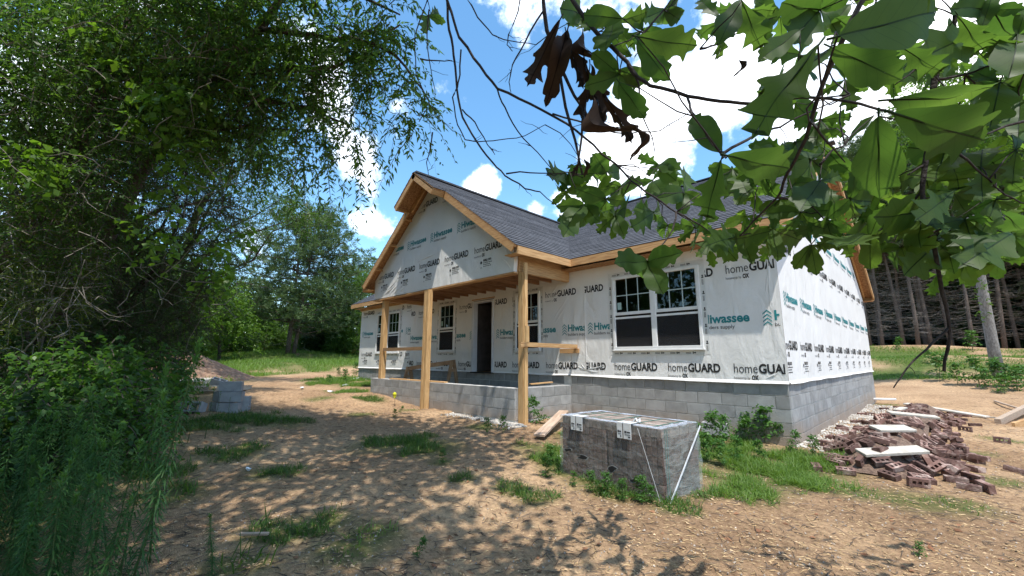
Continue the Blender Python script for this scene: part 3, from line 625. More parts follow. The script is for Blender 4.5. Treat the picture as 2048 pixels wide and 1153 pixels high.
fit(HI, 'Hiwassee', 0, 0, .155, .80, .03, 2); fit(HI, 'builders supply', 0, -.105, .062, .56, .005, 1)
ES = MB(); fit(ES, 'esep.com', .09, .09, .05, .27, .03, 0)
for k, wd_ in enumerate((.30,.24,.27)):     # small print too fine to read in the photograph
    for j in range(5): ES.add([(.09+wd_*(j+q)/5, .046-k*.04+h, 0) for q, h in ((.05,0),(.85,0),(.85,.016),(.05,.016))], [(0,1,2,3)], 1)
ES.add([(.02+.035*math.cos(t*math.pi/6), .07+.035*math.sin(t*math.pi/6), 0) for t in range(12)], [tuple(range(12))], 1); ES.box(-.005,.045,-.04,-.034,-.0005,.0005,1).box(-.005,.045,-.06,-.054,-.0005,.0005,1)
PM = [PRINT_BLACK, PRINT_GREY, PRINT_TEAL]
LOGO = {'HG': HG.mesh('brand_print', PM), 'HI': HI.mesh('brand_print', PM), 'ES': ES.mesh('brand_print', PM)}
EXT = {'HG': (0,.96,-.12,.16), 'HI': (-.17,.82,-.13,.17), 'ES': (-.02,.4,-.08,.16)}
def logo(kind, u, z, wall, holes=(), u0=-1e9, u1=1e9, planes=()):
    e = EXT[kind]; me = LOGO[kind]
    lo, hi = u+e[0], u+e[1]
    if hi < u0 or lo > u1: return
    cut = [h for h in holes if h[0] < hi and h[1] > lo and h[2] < z+e[3] and h[3] > z+e[2]]
    if cut or lo < u0 or hi > u1 or planes:
        bm = bmesh.new(); bm.from_mesh(me)
        def keep(co, no): bmesh.ops.bisect_plane(bm, geom=bm.verts[:]+bm.edges[:]+bm.faces[:], plane_co=co, plane_no=no, clear_outer=True)
        if lo < u0: keep((u0-u,0,0), (-1,0,0))
        if hi > u1: keep((u1-u,0,0), (1,0,0))
        for (pu,pz_,nu,nz) in planes: keep((pu-u,pz_-z,0), (nu,nz,0))
        for h in cut:
            bmesh.ops.bisect_plane(bm, geom=bm.verts[:]+bm.edges[:]+bm.faces[:], plane_co=(h[0]-u,0,0), plane_no=(1,0,0)); bmesh.ops.bisect_plane(bm, geom=bm.verts[:]+bm.edges[:]+bm.faces[:], plane_co=(h[1]-u,0,0), plane_no=(1,0,0))
            dl = [f for f in bm.faces if h[0]-u < f.calc_center_median().x < h[1]-u]; bmesh.ops.delete(bm, geom=dl, context='FACES')
        if not bm.faces: bm.free(); return
        me = me.copy(); bm.to_mesh(me); bm.free()
    par, M_ = wall
    o = bpy.data.objects.new('brand_print', me); o.matrix_world = M_ @ Matrix.Translation((u, z, 0)); link(o, par)
FM = Matrix(((1,0,0,0),(0,0,-1,-.0165),(0,1,0,0),(0,0,0,1)))
HH = [(h[0]-.1,h[1]+.1,h[2]-.12,h[3]+.1) for h in TW+SW]+[(DOOR[0]-.02,DOOR[1]+.06,0,2.1)]
wf = (front, FM); SEAM = -3.80; WING = -11.25
for k in range(5):
    g = -.393-1.157*k; logo('HG', g-.385, .145, wf, HH, SEAM, -.02); logo('HG', g-.385, 1.85, wf, HH, SEAM, -.02)
    logo('HI', -.10-1.157*k, 1.0, wf, HH, SEAM, -.02)
for k in range(8):
    g = -4.60-1.157*k; logo('HG', g-.385, .145, wf, HH, WING, SEAM-.02); logo('HG', g-.385, 1.85, wf, HH, WING, SEAM-.02); logo('HI', -4.30-1.157*k, 1.0, wf, HH, WING, SEAM-.02)
for k in range(6):
    g = float(onplane(732,708,1,0)[0])+1.157*(k-1); logo('HG', g-.385, .46, wf, HH, -Ln+.02, WING); logo('HG', g-.385, 2.13, wf, HH, -Ln+.02, WING); logo('HI', g-.25, 1.30, wf, HH, -Ln+.02, WING); logo('ES', g-.2, .17, wf, HH, -Ln+.02, WING)
sidew = [o for o in bpy.data.objects if o.name == 'side_wall'][0]
SM_ = Matrix(((0,0,1,.0155),(1,0,0,0),(0,1,0,0),(0,0,0,1))); ws = (sidew, SM_)
for k in range(-1, 11):
    g = .224+1.157*k
    logo('HG', g-.385, .525, ws, (), .02, Wd-.02); logo('ES', g-.3, .19, ws, (), .02, Wd-.02); logo('HI', g-.2+.33, 1.33, ws, (), .02, Wd-.02); logo('HG', g-.385+.3, 2.23, ws, (), .02, Wd-.02)
    for zz, kd in ((3.02,'HI'),(3.95,'HG'),(4.7,'HI')):
        lim = (zz+.25-EZ)/.62+.1; logo(kd, g, zz, ws, (), lim, Wd-lim)
gw = [o for o in bpy.data.objects if o.name == 'porch_gable_wall'][0]
GM = Matrix(((1,0,0,0),(0,0,-1,gy-.004),(0,1,0,0),(0,0,0,1))); wg = (gw, GM)
nl = math.hypot(1,.75); PL = [(PR,PRZ-.3,.75,1),(PR,PRZ-.3,-.75,1)]
for k in range(6):
    g = -5.15+.0-1.165*k
    logo('HG', g-.385, 2.74, wg, (), -10.33, -4.25, PL); logo('ES', g-.15, 2.42, wg, (), -10.33, -4.25, PL); logo('HI', -6.05-1.165*(k-2)+.0, 3.47, wg, (), -10.33, -4.25, PL); logo('HG', -8.05+1.165*(k-2), 4.45, wg, (), -10.3, -4.3, PL)
# ------------------------------------------------------------------ wrapped pack of bricks
BRK = mat('brown_brick', (.09,.058,.048), (.19,.13,.11), .9, 14, 6, None, .4, 60, .22)
BRKTOP = mat('pack_brick', (.20,.155,.13), (.36,.29,.25), .9, 14, 6, None, .4, 60, .2)
def film(name, alpha, haze, bs=7, tint=(.93,.96,.97)):
    mt = bpy.data.materials.new(name); mt.use_nodes = True; N = mt.node_tree.nodes; L = mt.node_tree.links; b = N['Principled BSDF']
    b.inputs['Base Color'].default_value = haze; b.inputs['Roughness'].default_value = .12; b.inputs['Specular IOR Level'].default_value = .6
    t = N.new('ShaderNodeBsdfTransparent'); t.inputs[0].default_value = (*tint, 1); mx = N.new('ShaderNodeMixShader')
    tc = N.new('ShaderNodeTexCoord'); mp = N.new('ShaderNodeMapping'); mp.inputs['Scale'].default_value = (1,1,2.6); n = N.new('ShaderNodeTexNoise'); n.inputs['Scale'].default_value = bs; n.inputs['Detail'].default_value = 5; n.inputs['Distortion'].default_value = 1.5
    L.new(tc.outputs['Object'], mp.inputs[0]); L.new(mp.outputs[0], n.inputs['Vector']); bp = N.new('ShaderNodeBump'); bp.inputs['Strength'].default_value = .7; bp.inputs['Distance'].default_value = .03; L.new(n.outputs[0], bp.inputs['Height']); L.new(bp.outputs[0], b.inputs['Normal'])
    mr = N.new('ShaderNodeMapRange'); L.new(n.outputs[0], mr.inputs[0]); mr.inputs[1].default_value = .35; mr.inputs[2].default_value = .7; mr.inputs[3].default_value = alpha*.5; mr.inputs[4].default_value = alpha*1.5
    L.new(mr.outputs[0], mx.inputs[0]); L.new(t.outputs[0], mx.inputs[1]); L.new(b.outputs[0], mx.inputs[2]); L.new(mx.outputs[0], N['Material Output'].inputs[0]); return mt
FILM = film('stretch_film', .2, (.36,.38,.38,1), 5); 
def brick_pack():
    fr = ground_at(1330, 1008); ang = R(180-5); u = Vector((math.cos(ang), math.sin(ang), 0)); v = Vector((math.sin(ang), -math.cos(ang), 0))
    # local frame: x = along the long front towards the left of the picture, y = back, z up
    root = empty('brick_pack', (fr[0], fr[1], fr[2]-.02), label='pack of new bricks in clear stretch film with white labels standing on the grass', cat='brick pack')
    root.matrix_world = Matrix(((u.x,v.x,0,fr[0]),(u.y,v.y,0,fr[1]),(0,0,1,fr[2]-.02),(0,0,0,1)))
    nx, ny, nz = 22, 4, 8; bw, bl, bh = .0625, .185, .0905
    Lx = nx*bw+.03; Ly = ny*bl; Lz = nz*bh
    MB().box(.07, Lx-.02, .1, Ly-.02, .0, Lz-.02).build('core', DARK, root)
    me = MB().box(-.0285,.0285,-.0885,.0885,-.0435,.0435).mesh('brick', BRKTOP, bevel=.003); me2 = MB().box(-.0285,.0285,-.0885,.0885,-.0435,.0435).mesh('brick', BRK, bevel=.003)
    for i in range(nx):
        for j in range(ny):
            for k in range(nz):
                if not (k == nz-1 or j == 0 or i == 0): continue
                o = bpy.data.objects.new('brick', me if k == nz-1 else me2)
                o.location = ((i+.5)*bw+(.03 if i >= 11 else 0)+random.gauss(0,.0012), (j+.5)*bl+random.gauss(0,.002), (k+.5)*bh+random.gauss(0,.0012)); o.rotation_euler = (0,0,random.gauss(0,.012)); link(o, root)
    # film shell, slightly loose
    def sheet(f, nu, nv):
        vs = [f(a/nu, b/nv) for b in range(nv+1) for a in range(nu+1)]; return vs, [(b*(nu+1)+a, b*(nu+1)+a+1, (b+1)*(nu+1)+a+1, (b+1)*(nu+1)+a) for b in range(nv) for a in range(nu)]
    mb = MB(); g = .012; nz_ = lambda a, b, s: float(vnoise(a, b, 7, s)-.5)*.022
    mb.add(*sheet(lambda a,b: (a*(Lx+2*g)-g, -g-.004+nz_(a*2,b,1)-(.02*(1-b)), b*(Lz+g)), 26, 14)); mb.add(*sheet(lambda a,b: (-g-.004+nz_(a,b,2)-(.02*(1-b)), a*(Ly+2*g)-g, b*(Lz+g)), 16, 14), 1)
    mb.add(*sheet(lambda a,b: (Lx+g+nz_(a,b,3), a*(Ly+2*g)-g, b*(Lz+g)), 8, 6)); mb.add(*sheet(lambda a,b: (a*(Lx+2*g)-g, Ly+g+nz_(a,b,4), b*(Lz+g)), 8, 6))
    mb.build('stretch_film', [FILM, film('stretch_film_sunlit', .26, (.46,.52,.50,1), 4)], root, smooth=True)  # end sheet paler and hazier: its sunlit look put into the film colour
    top = film('film_lip', .6, (.52,.57,.66,1), 9)  # folded film edge; bluish glare put into its haze colour and opacity
    mb = MB(); w = .085; z = Lz+.012
    for a0,a1,b0,b1 in ((-g,Lx+g,-g,w),(-g,Lx+g,Ly-w*.5,Ly+g),(-g,w*1.2,w,Ly-w*.5),(Lx-w,Lx+g,w,Ly-w*.5)):
        mb.add(*sheet(lambda a,b: (a0+(a1-a0)*a, b0+(b1-b0)*b, z+nz_(a0+a*3,b0+b*3,5)*.6), 12, 12))
    mb.build('film_lip', top, root, smooth=True)
    green = mat('green_strap', (.02,.14,.11), (.03,.19,.15), .4)
    for x in (.16,.42,.73,1.02,1.26): MB().box(x-.006,x+.006,-.012,Ly+.01,Lz+.003,Lz+.006).build('green_strap', green, root)
    for y in (.2,.52): MB().box(-.01,Lx+.01,y-.006,y+.006,Lz+.0065,Lz+.009).build('green_strap', green, root)
    for y in (.06,.10): MB().box(-.008,-.005,y-.003,y+.003,.05,Lz).build('green_strap', green, root)
    tp = mat('clear_white_tape', (.55,.57,.60), (.78,.80,.83), .25, 9)
    MB().bar((-.052,Ly-.02,Lz-.02),(-.052,.01,.02),.003,.022,up=(0,1,0)).build('wrap_tail', tp, root)
    MB().bar((.02,-.047,.03),(.26,-.03,Lz-.01),.002,.003,up=(0,1,0)).build('wrap_tail', tp, root)
    lab = mat('paper_label', (.60,.61,.62), (.68,.69,.70), .6, 20)
    for x in (.33, 1.02):
        for dx, w_ in ((0,.10),(.115,.07)):
            MB().box(x+dx, x+dx+w_, -.050, -.046, Lz-.14, Lz+.026).box(x+dx, x+dx+w_, -.046, .075, Lz+.026, Lz+.030).build('paper_label', lab, root)
            q = MB().box(x+dx+.012, x+dx+w_*.55, -.052,-.0505, Lz-.075, Lz-.06).box(x+dx+.012, x+dx+w_*.8, -.052,-.0505, Lz-.098, Lz-.092).box(x+dx+.012, x+dx+w_*.4, -.052,-.0505, Lz-.125, Lz-.11).box(x+dx+w_*.6, x+dx+w_*.85, -.052,-.0505, Lz-.08, Lz-.055)
            q.build('label_print', PRINT_GREY, root)
    rim = mat('torn_film', (.20,.20,.20), (.30,.31,.31), .3)
    for x, z, r_ in ((1.27,.33,.045),(1.03,.29,.055),(.60,.235,.05),(.30,.19,.05)):
        for nm, k, dy, mt in (('torn_rim',1.25,-.0505,rim),('film_hole',1.,-.0535,DARK)):
            p = [(x+math.cos(t)*r_*k*(1.1+.45*math.sin(3*t+x*9)+.2*math.sin(5*t+x*3)), dy, z+math.sin(t)*r_*k*(.5+.2*math.cos(2*t+x*5))-.25*(x-0.6-x+.6+math.cos(t)*r_*k*1.2)) for t in np.linspace(0, 2*math.pi, 14)[:-1]]
            MB().add(p+[(a,b+.0015,c) for a,b,c in p], [tuple(range(13)), tuple(range(25,12,-1))]).build(nm, mt, root)
    MB().tube([(.38+.03*math.cos(t*1.3)+t*.012, .2+.03*math.sin(t*1.7), Lz+.03+.02*math.sin(t*2)) for t in range(9)], .008, 5).build('film_knot', tp, root)
brick_pack()
# ------------------------------------------------------------------ heap of loose bricks, settled by a short rigid-body run
def cored_brick():
    L_, W_, H_ = .194, .092, .058; xs = [-L_/2,-.07,-.035,-.0175,.0175,.035,.07,L_/2]; ys = [-W_/2,-.017,.017,W_/2]; mb = MB()
    def hole(i, j): return j == 1 and i in (1,3,5)
    for z, fl in ((H_/2,0),(-H_/2,1)):
        for i in range(7):
            for j in range(3):
                if hole(i,j): continue
                q = [(xs[i],ys[j],z),(xs[i+1],ys[j],z),(xs[i+1],ys[j+1],z),(xs[i],ys[j+1],z)]; mb.add(q[::-1] if fl else q, [(0,1,2,3)])
    for i in (1,3,5):
        x0,x1,y0,y1 = xs[i],xs[i+1],ys[1],ys[2]
        for a,b in (((x0,y0),(x1,y0)),((x1,y0),(x1,y1)),((x1,y1),(x0,y1)),((x0,y1),(x0,y0))):
            mb.add([(*a,-H_/2),(*a,H_/2),(*b,H_/2),(*b,-H_/2)], [(3,2,1,0)])
    c = [(-L_/2,-W_/2),(L_/2,-W_/2),(L_/2,W_/2),(-L_/2,W_/2)]
    for i in range(4): a = c[i]; b = c[(i+1)%4]; mb.add([(*a,-H_/2),(*b,-H_/2),(*b,H_/2),(*a,H_/2)], [(0,1,2,3)])
    return mb.mesh('brick', PILEBR)
PILEBR = mat('heap_brick', (.10,.055,.045), (.36,.27,.23), .9, 7, 6, None, .4, 60, .4, c3=(.16,.092,.076))
SLABM = mat('cast_stone', (.36,.33,.28), (.55,.51,.45), .85, 6, 6, None, .3, 50, .05)
YAW = math.atan2(RT[1], RT[0])
def heap():
    cx0, cy0, cx1, cy1 = .97, -.55, 1.22, 8.2
    bm_ = cored_brick(); N = 250; bl = []
    def ridge(x, y):
        t = np.clip((y-cy0)/(cy1-cy0), 0, 1); c = cx0+(cx1-cx0)*t; hw = .42
        return .24*np.clip(1-((x-c)/hw)**2, 0, 1)*np.clip((y-cy0+.35)/.7, 0, 1)*np.clip((cy1-y+.3)/.8, 0, 1)
    xs = np.linspace(-1.5, 4.2, 58); ys = np.linspace(-3, 10.5, 100); X, Y = np.meshgrid(xs, ys)
    Z = G(X,Y)+micro(X,Y)*.8+ridge(X,Y); nx = len(xs); i = (np.arange(len(ys)-1)[:,None]*nx+np.arange(nx-1)[None]).ravel()
    base = obj('sim_base', mesh_np('sim_base', np.stack([X.ravel(),Y.ravel(),Z.ravel()],1), np.stack([i,i+1,i+1+nx,i+nx],1)))
    lay = np.zeros(400)
    for k in range(N):
        t = (k+.5)/N; y = cy0+(cy1-cy0)*(random.random()**1.35); c = cx0+(cx1-cx0)*(y-cy0)/(cy1-cy0)
        x = c+random.gauss(0,.17); x = min(max(x, c-.36), c+.38)
        o = obj('brick', bm_); o.location = (x, y, float(G(x,y))+.32+(k/N)*2.2); o.rotation_euler = (random.choice((0,0,math.pi/2))+random.gauss(0,.2), random.gauss(0,.25), random.uniform(0,6.28)); bl.append(o)
    lone = []
    for px, py, rz in ((1925,955,.25),(1970,978,.1),(1838,973,1.5),(1790,958,.6)):
        q = ground_at(px, py); o = obj('brick', bm_); o.location = (q[0],q[1],q[2]+.09); o.rotation_euler = (math.pi/2,0,rz+R(120)); lone.append(o)
    slabs = []
    for px, py, dz, L_, rz, w in ((1782,893,.30,.75,.35,.19),(1786,865,.30,.6,.55,.2),(1826,833,.32,.8,.2,.15),(1885,806,.22,1.6,-.75,.22),(1800,815,.3,.35,.9,.14)):
        q = P(px, py, 1); r = ray(px, py); d = (CAM[2]+.72)/-(r[2]); q = CAM+r*d
        o = obj('stone_slab', MB().box(-L_/2,L_/2,-w/2,w/2,-.02,.02).mesh('stone_slab', SLABM, bevel=.006)); o.location = (q[0],q[1],float(G(q[0],q[1]))+2.75); o.rotation_euler = (random.uniform(-.12,.28),random.uniform(-.12,.12),YAW+rz-.45); slabs.append(o)
    try:
        bpy.context.view_layer.objects.active = base
        bpy.ops.rigidbody.world_add(); rw = SC.rigidbody_world; rw.substeps_per_frame = 6; rw.solver_iterations = 12
        rw.collection = bpy.data.collections.new('rb')
        for o in [base]+bl+lone: rw.collection.objects.link(o)
        bpy.context.view_layer.update()
        base.rigid_body.type = 'PASSIVE'; base.rigid_body.collision_shape = 'MESH'; base.rigid_body.friction = .9; base.rigid_body.use_margin = True; base.rigid_body.collision_margin = 0.0
        for o in bl+lone:
            b = o.rigid_body; b.type = 'ACTIVE'; b.collision_shape = 'BOX'; b.friction = .8; b.mass = 2; b.use_margin = True; b.collision_margin = .002; b.linear_damping = .25; b.angular_damping = .4
        rw.point_cache.frame_end = 90
        for f in range(1, 78): SC.frame_set(f)
        dg = bpy.context.evaluated_depsgraph_get(); mats = [(o, o.evaluated_get(dg).matrix_world.copy()) for o in bl+lone]
        bpy.ops.rigidbody.world_remove(); SC.frame_set(1)
        for o, mw in mats: o.matrix_world = mw
        cc = bpy.data.collections.get('rb')
        if cc: bpy.data.collections.remove(cc)
    except Exception as ex:
        print('rigid body run skipped', ex)
        for k, o in enumerate(bl+lone+slabs): x, y = o.location.x, o.location.y; o.location.z = float(G(x,y))+float(ridge(x,y))+.05+.1*random.random()
    bpy.data.objects.remove(base)
    for o in slabs:
        ps = [(b.matrix_world.translation, b) for b in bl if (b.matrix_world.translation-o.location).xy.length < .28]
        zs = sorted([t.z+.04 for t, _ in ps]) or [float(G(o.location.x,o.location.y))]
        o.location.z = zs[int(len(zs)*.85)-1 if len(zs) > 3 else -1]+.025
    for o in bl:
        setp(o, 'brown cored brick lying in the long loose heap beside the gable wall', 'brick', 'bricks in the loose heap')
    for o, lb in zip(lone, ('dark brick lying apart to the right of the heap, between heap and last brick','brown brick lying farthest right of the heap on bare dirt','small brick standing alone on dirt in front of the heap','brick lying at the near foot of the heap')): setp(o, lb, 'brick')
    for o, lb in zip(slabs, ('white stone slab nearest the camera across the brick heap','white stone slab second from the near end of the brick heap','long white stone slab across the middle of the brick heap','longest white slab leaning on the far right end of the brick heap','short white slab piece near the far end of the brick heap')): setp(o, lb, 'slab', 'white slabs on the brick heap')
    # rubble that fills the heap between the whole bricks
    Z2 = G(X,Y)+micro(X,Y)*.8+ridge(X,Y)*(.8+.5*vnoise(X,Y,9,21))-.015; keep = (ridge(X,Y) > .01).ravel()
    fc = np.stack([i,i+1,i+1+nx,i+nx],1); fc = fc[keep[fc].all(1)]
    obj('brick_rubble', mesh_np('brick_rubble', np.stack([X.ravel(),Y.ravel(),Z2.ravel()],1), fc, mat('rubble', (.07,.045,.035), (.22,.15,.11), .95, 30, 8, None, .8, 50), True), label='dusty rubble filling the gaps of the brick heap', cat='rubble', kind='stuff')
heap()
# ------------------------------------------------------------------ hollow concrete blocks
def hollow_block(rot_mat=BLOCKM):
    L_, W_, H_ = .396, .194, .194; t = .03; mb = MB()
    xs = [-L_/2,-L_/2+t,-t/2,t/2,L_/2-t,L_/2]; ys = [-W_/2,-W_/2+t,W_/2-t,W_/2]
    hole = lambda i, j: j == 1 and i in (1,3)
    for z, fl in ((H_/2,0),(-H_/2,1)):
        for i in range(5):
            for j in range(3):
                if hole(i,j): continue
                q = [(xs[i],ys[j],z),(xs[i+1],ys[j],z),(xs[i+1],ys[j+1],z),(xs[i],ys[j+1],z)]; mb.add(q[::-1] if fl else q, [(0,1,2,3)])
    for i in (1,3):
        c = [(xs[i],ys[1]),(xs[i+1],ys[1]),(xs[i+1],ys[2]),(xs[i],ys[2])]
        for k in range(4): a, b = c[k], c[(k+1)%4]; mb.add([(*a,-H_/2),(*a,H_/2),(*b,H_/2),(*b,-H_/2)], [(3,2,1,0)])
    c = [(-L_/2,-W_/2),(L_/2,-W_/2),(L_/2,W_/2),(-L_/2,W_/2)]
    for k in range(4): a, b = c[k], c[(k+1)%4]; mb.add([(*a,-H_/2),(*b,-H_/2),(*b,H_/2),(*a,H_/2)], [(0,1,2,3)])
    return mb.mesh('concrete_block', LBLOCK)
LBLOCK = mat('loose_block', (.31,.31,.32), (.42,.42,.43), .95, 6, 8, None, .5, 90, .10)
HB = hollow_block()
q0 = ground_at(405, 831); YAW = math.atan2(RT[1], RT[0])
fh = np.array([FW[0],FW[1],0]); fh /= np.linalg.norm(fh); rh = np.array([RT[0],RT[1],0]); rh /= np.linalg.norm(rh)
for r_, f_, z_, rot, lb in [(-.22,.02,.135,(1.25,0,.06),'grey concrete block tipped on its face at the front of the loose block group'),
    (.30,.30,.10,(0,0,.2),'grey concrete block on the ground in the middle under the two-high row'),(.40,.62,.10,(0,R(90),.35),'concrete block standing on end at the right foot of the group'),
    (-.02,.55,.105,(0,0,1.3),'lowest concrete block at the back of the loose group'),(.02,.58,.31,(0,0,1.15),'shadowed concrete block in the second layer of the group'),(.27,.40,.31,(0,0,.25),'pale concrete block in the second layer above the ground blocks'),
    (.18,.48,.51,(0,0,.35),'topmost concrete block of the loose group'),(.42,1.75,.20,(.25,.3,.3),'tilted hollow concrete block resting on the pallet behind the group')]:
    p = q0+rh*r_+fh*f_
    if f_ > 1: p = ground_at(436,779)
    o = obj('concrete_block', HB, loc=(p[0],p[1],float(G(p[0],p[1]))+z_), rot=(rot[0],rot[1],YAW+rot[2])); setp(o, lb, 'block', 'loose concrete blocks')
p = ground_at(1432, 878); obj('concrete_block', HB, loc=(p[0],p[1],p[2]+.16), rot=(0,.0,R(10)), label='single hollow concrete block in the weeds before the foundation wall', cat='block')
# ------------------------------------------------------------------ wooden pallets
def pallet(px, py, rz, lb, tilt=0):
    q = ground_at(px, py); r = empty('wooden_pallet', (q[0],q[1],q[2]+.04), rz, label=lb, cat='pallet', group='old pallets by the dirt mound'); r.rotation_euler = (tilt,0,rz)
    sm_ = MB().box(-.6,.6,-.045,.045,-.01,.01).mesh('slat', PALW); st_ = MB().box(-.02,.02,-.5,.5,-.05,.05).mesh('stringer', PALW)
    for k in range(7): o = obj('slat', sm_, r, loc=(random.gauss(0,.008),-.455+k*.152,.11))
    for k in (-.56,0,.56): obj('stringer', st_, r, loc=(k,0,.048))
    for k in (-.4,0,.4): obj('slat', sm_, r, loc=(0,k,-.014))
PALW = mat('pallet_wood', (.42,.38,.32), (.60,.56,.49), .85, 3, 5, (2,12,12), .3, 30, .1)
pallet(372, 770, YAW+.45, 'grey slatted pallet lying behind the concrete blocks against the weeds', .06); pallet(447, 783, YAW+.3, 'slatted pallet end poking out to the right of the concrete blocks', -.05)
# ------------------------------------------------------------------ dirt mound
def mound():
    c = P(352, 752, 16.5); n = 70; a = np.linspace(-3.4, 3.4, n); X, Y = np.meshgrid(a, a); rr = np.hypot(X*.85, Y)
    H = 1.42*np.clip(1-rr/2.9, 0, 1)**1.15*(1+.25*(vnoise(X,Y,1.2,31)-.5))+(vnoise(X,Y,3.5,32)-.5)*.12*np.clip(1.2-rr/3,0,1)+(vnoise(X,Y,9,33)-.5)*.05
    gx = X+c[0]; gy_ = Y+c[1]; Z = G(gx,gy_)+H-.06; i = (np.arange(n-1)[:,None]*n+np.arange(n-1)[None]).ravel()
    o = obj('dirt_mound', mesh_np('dirt_mound', np.stack([gx.ravel(),gy_.ravel(),Z.ravel()],1), np.stack([i,i+1,i+1+n,i+n],1), mat('mound_soil', (.16,.09,.06), (.33,.22,.15), .95, 7, 9, None, .8, 22, c3=(.24,.15,.10)), True), kind='structure')
mound()
# ------------------------------------------------------------------ sawhorse, boards, small site things
def sawhorse():
    a = onplane(813,738,1,-1.15); b = onplane(910,724,1,-.75); r = empty('sawhorse', (0,0,0), label='rough wooden sawhorse standing inside the porch walls', cat='sawhorse')
    MB().bar(a,b,.05,.11).build('top_beam', WOOD2, r)
    d = Vector(b-a).normalized(); s = d.cross(Vector((0,0,1)))
    for e, base in ((Vector(a)+d*.1,-.74),(Vector(b)-d*.08,-.74)):
        for sg in (-1,1):
            MB().bar(e+Vector((0,0,.03))+s*sg*.04, Vector((e.x,e.y,base))+s*sg*.30, .05,.09).build('leg', WOOD2, r)
        MB().bar(e-Vector((0,0,.22))+s*.16, e-Vector((0,0,.22))-s*.16, .03,.09).build('gusset', WOOD2, r)
WOOD2 = mat('old_lumber', (.24,.15,.085), (.38,.26,.16), .85, 4, 5, None, .3, 30, .08)
sawhorse()
def board(name, a, b, w, h, m_, lb, cat='board', up=(0,0,1)):
    a = Vector(a); b = Vector(b); L_ = (b-a).length; me = MB().box(-w/2,w/2,0,L_,-h/2,h/2).mesh(name, m_, bevel=.003)
    d = (b-a).normalized(); sx = d.cross(Vector(up)).normalized(); u = sx.cross(d)
    o = obj(name, me, label=lb, cat=cat); o.matrix_world = Matrix(((sx.x,d.x,u.x,a.x),(sx.y,d.y,u.y,a.y),(sx.z,d.z,u.z,a.z),(0,0,0,1))); return o
PLANK = mat('grey_plank', (.36,.25,.18), (.55,.42,.32), .85, 3, 6, (12,1,12), .3, 30, .05)
g1 = ground_at(1078, 876); g1[2] += .03; g2 = onplane(1128,823,0,-3.72); board('plank', g1, g2, .19, .038, PLANK, 'weathered plank leaning off the ground behind the brick pack, beside the porch corner', 'plank')
board('plank', onplane(1060,769,2,ZP+.03), onplane(1104,765,2,ZP+.06), .09, .03, WOODY, 'short plank lying on the porch side wall', 'plank')
board('plank', (-9.3,-1.73,ZP+.025), (-6.7,-1.70,ZP+.025), .12, .03, WOODY, 'thin plank lying along the top of the porch front wall', 'plank')
g1 = ground_at(1997,852); g1[2] += .07; g2 = ground_at(2110,812); g2[2] += .30; board('beam', g1, g2, .10, .14, GREYWOOD, 'weathered grey beam at the right edge beyond the brick heap', 'beam')
g1 = ground_at(2028,856); g1[2] += .04; g2 = ground_at(2130,832); g2[2] += .12; board('beam', g1, g2, .05, .12, WOODY, 'fresh orange board beside the grey beam at the right edge', 'board')
g1 = ground_at(1990,806); g1[2] += .03; g2 = ground_at(2075,834); g2[2] += .05; board('lath', g1, g2, .05, .04, GREYWOOD, 'long thin strip of wood on the dirt above the grey beam', 'strip')
g1 = ground_at(1972,837); g1[2] += .02; g2 = ground_at(2022,842); g2[2] += .03; board('lath', g1, g2, .04, .03, SLABM, 'pale short stick touching the grey beam at the right edge', 'stick')
g1 = ground_at(478,1078); g1[2] += .03; g2 = ground_at(536,1077); g2[2] += .03; board('lath', g1, g2, .035, .02, PLANK, 'short broken lath on the dirt in the lower left', 'lath')
a = ground_at(1747,806); b = ground_at(1792,806); a[2] += .12; b[2] += .10
o = MB().tube([a,b], .035, 10).build('white_pipe', WHITE, None, smooth=True, label='white plastic pipe lying by the far end of the gable wall', cat='pipe')
fl = ground_at(789, 811); r = empty('marker_flag', fl, label='yellow marker flag on a wire stake before the porch', cat='flag')
obj('stake', MB().tube([(0,0,-.03),(.01,0,.20),(-.01,.01,.30)], .004, 5).mesh('stake', DARK), r)
obj('flag', MB().tube([(-.01,0,.16),(-.03,.01,.21),(-.02,0,.27),(-.01,0,.30)], [.02,.045,.05,.03], 7).mesh('flag', mat('yellow_tape', (.55,.55,.02), (.65,.66,.05), .5)), r)
lit = mat('paper_scrap', (.66,.68,.70), (.8,.8,.82), .6)
for px, py, s, lb in ((662,786,.16,'crumpled white scrap on the dirt by the drive'),(690,773,.18,'crumpled white scrap in the grass by the porch end'),(712,760,.2,'white sheet scrap in the grass behind the porch end'),(604,778,.1,'small pale scrap in the middle of the drive'),(1118,918,.06,'tiny white scrap in the grass beside the brick pack'),(497,943,.05,'small pale chip on the bare dirt left of centre')):
    q = ground_at(px,py); vs = [(math.cos(t)*s*(.6+.4*random.random())+q[0], math.sin(t)*s*.7*(.6+.4*random.random())+q[1], q[2]+.02+random.random()*s*.35) for t in np.linspace(0,6.28,9)[:-1]]; n_ = 8
    MB().add(vs+[(q[0],q[1],q[2]+s*.35),(q[0],q[1],q[2]-.02)], [(k,(k+1)%n_,n_) for k in range(n_)]+[((k+1)%n_,k,n_+1) for k in range(n_)]).build('paper_scrap', lit, None, label=lb, cat='scrap')
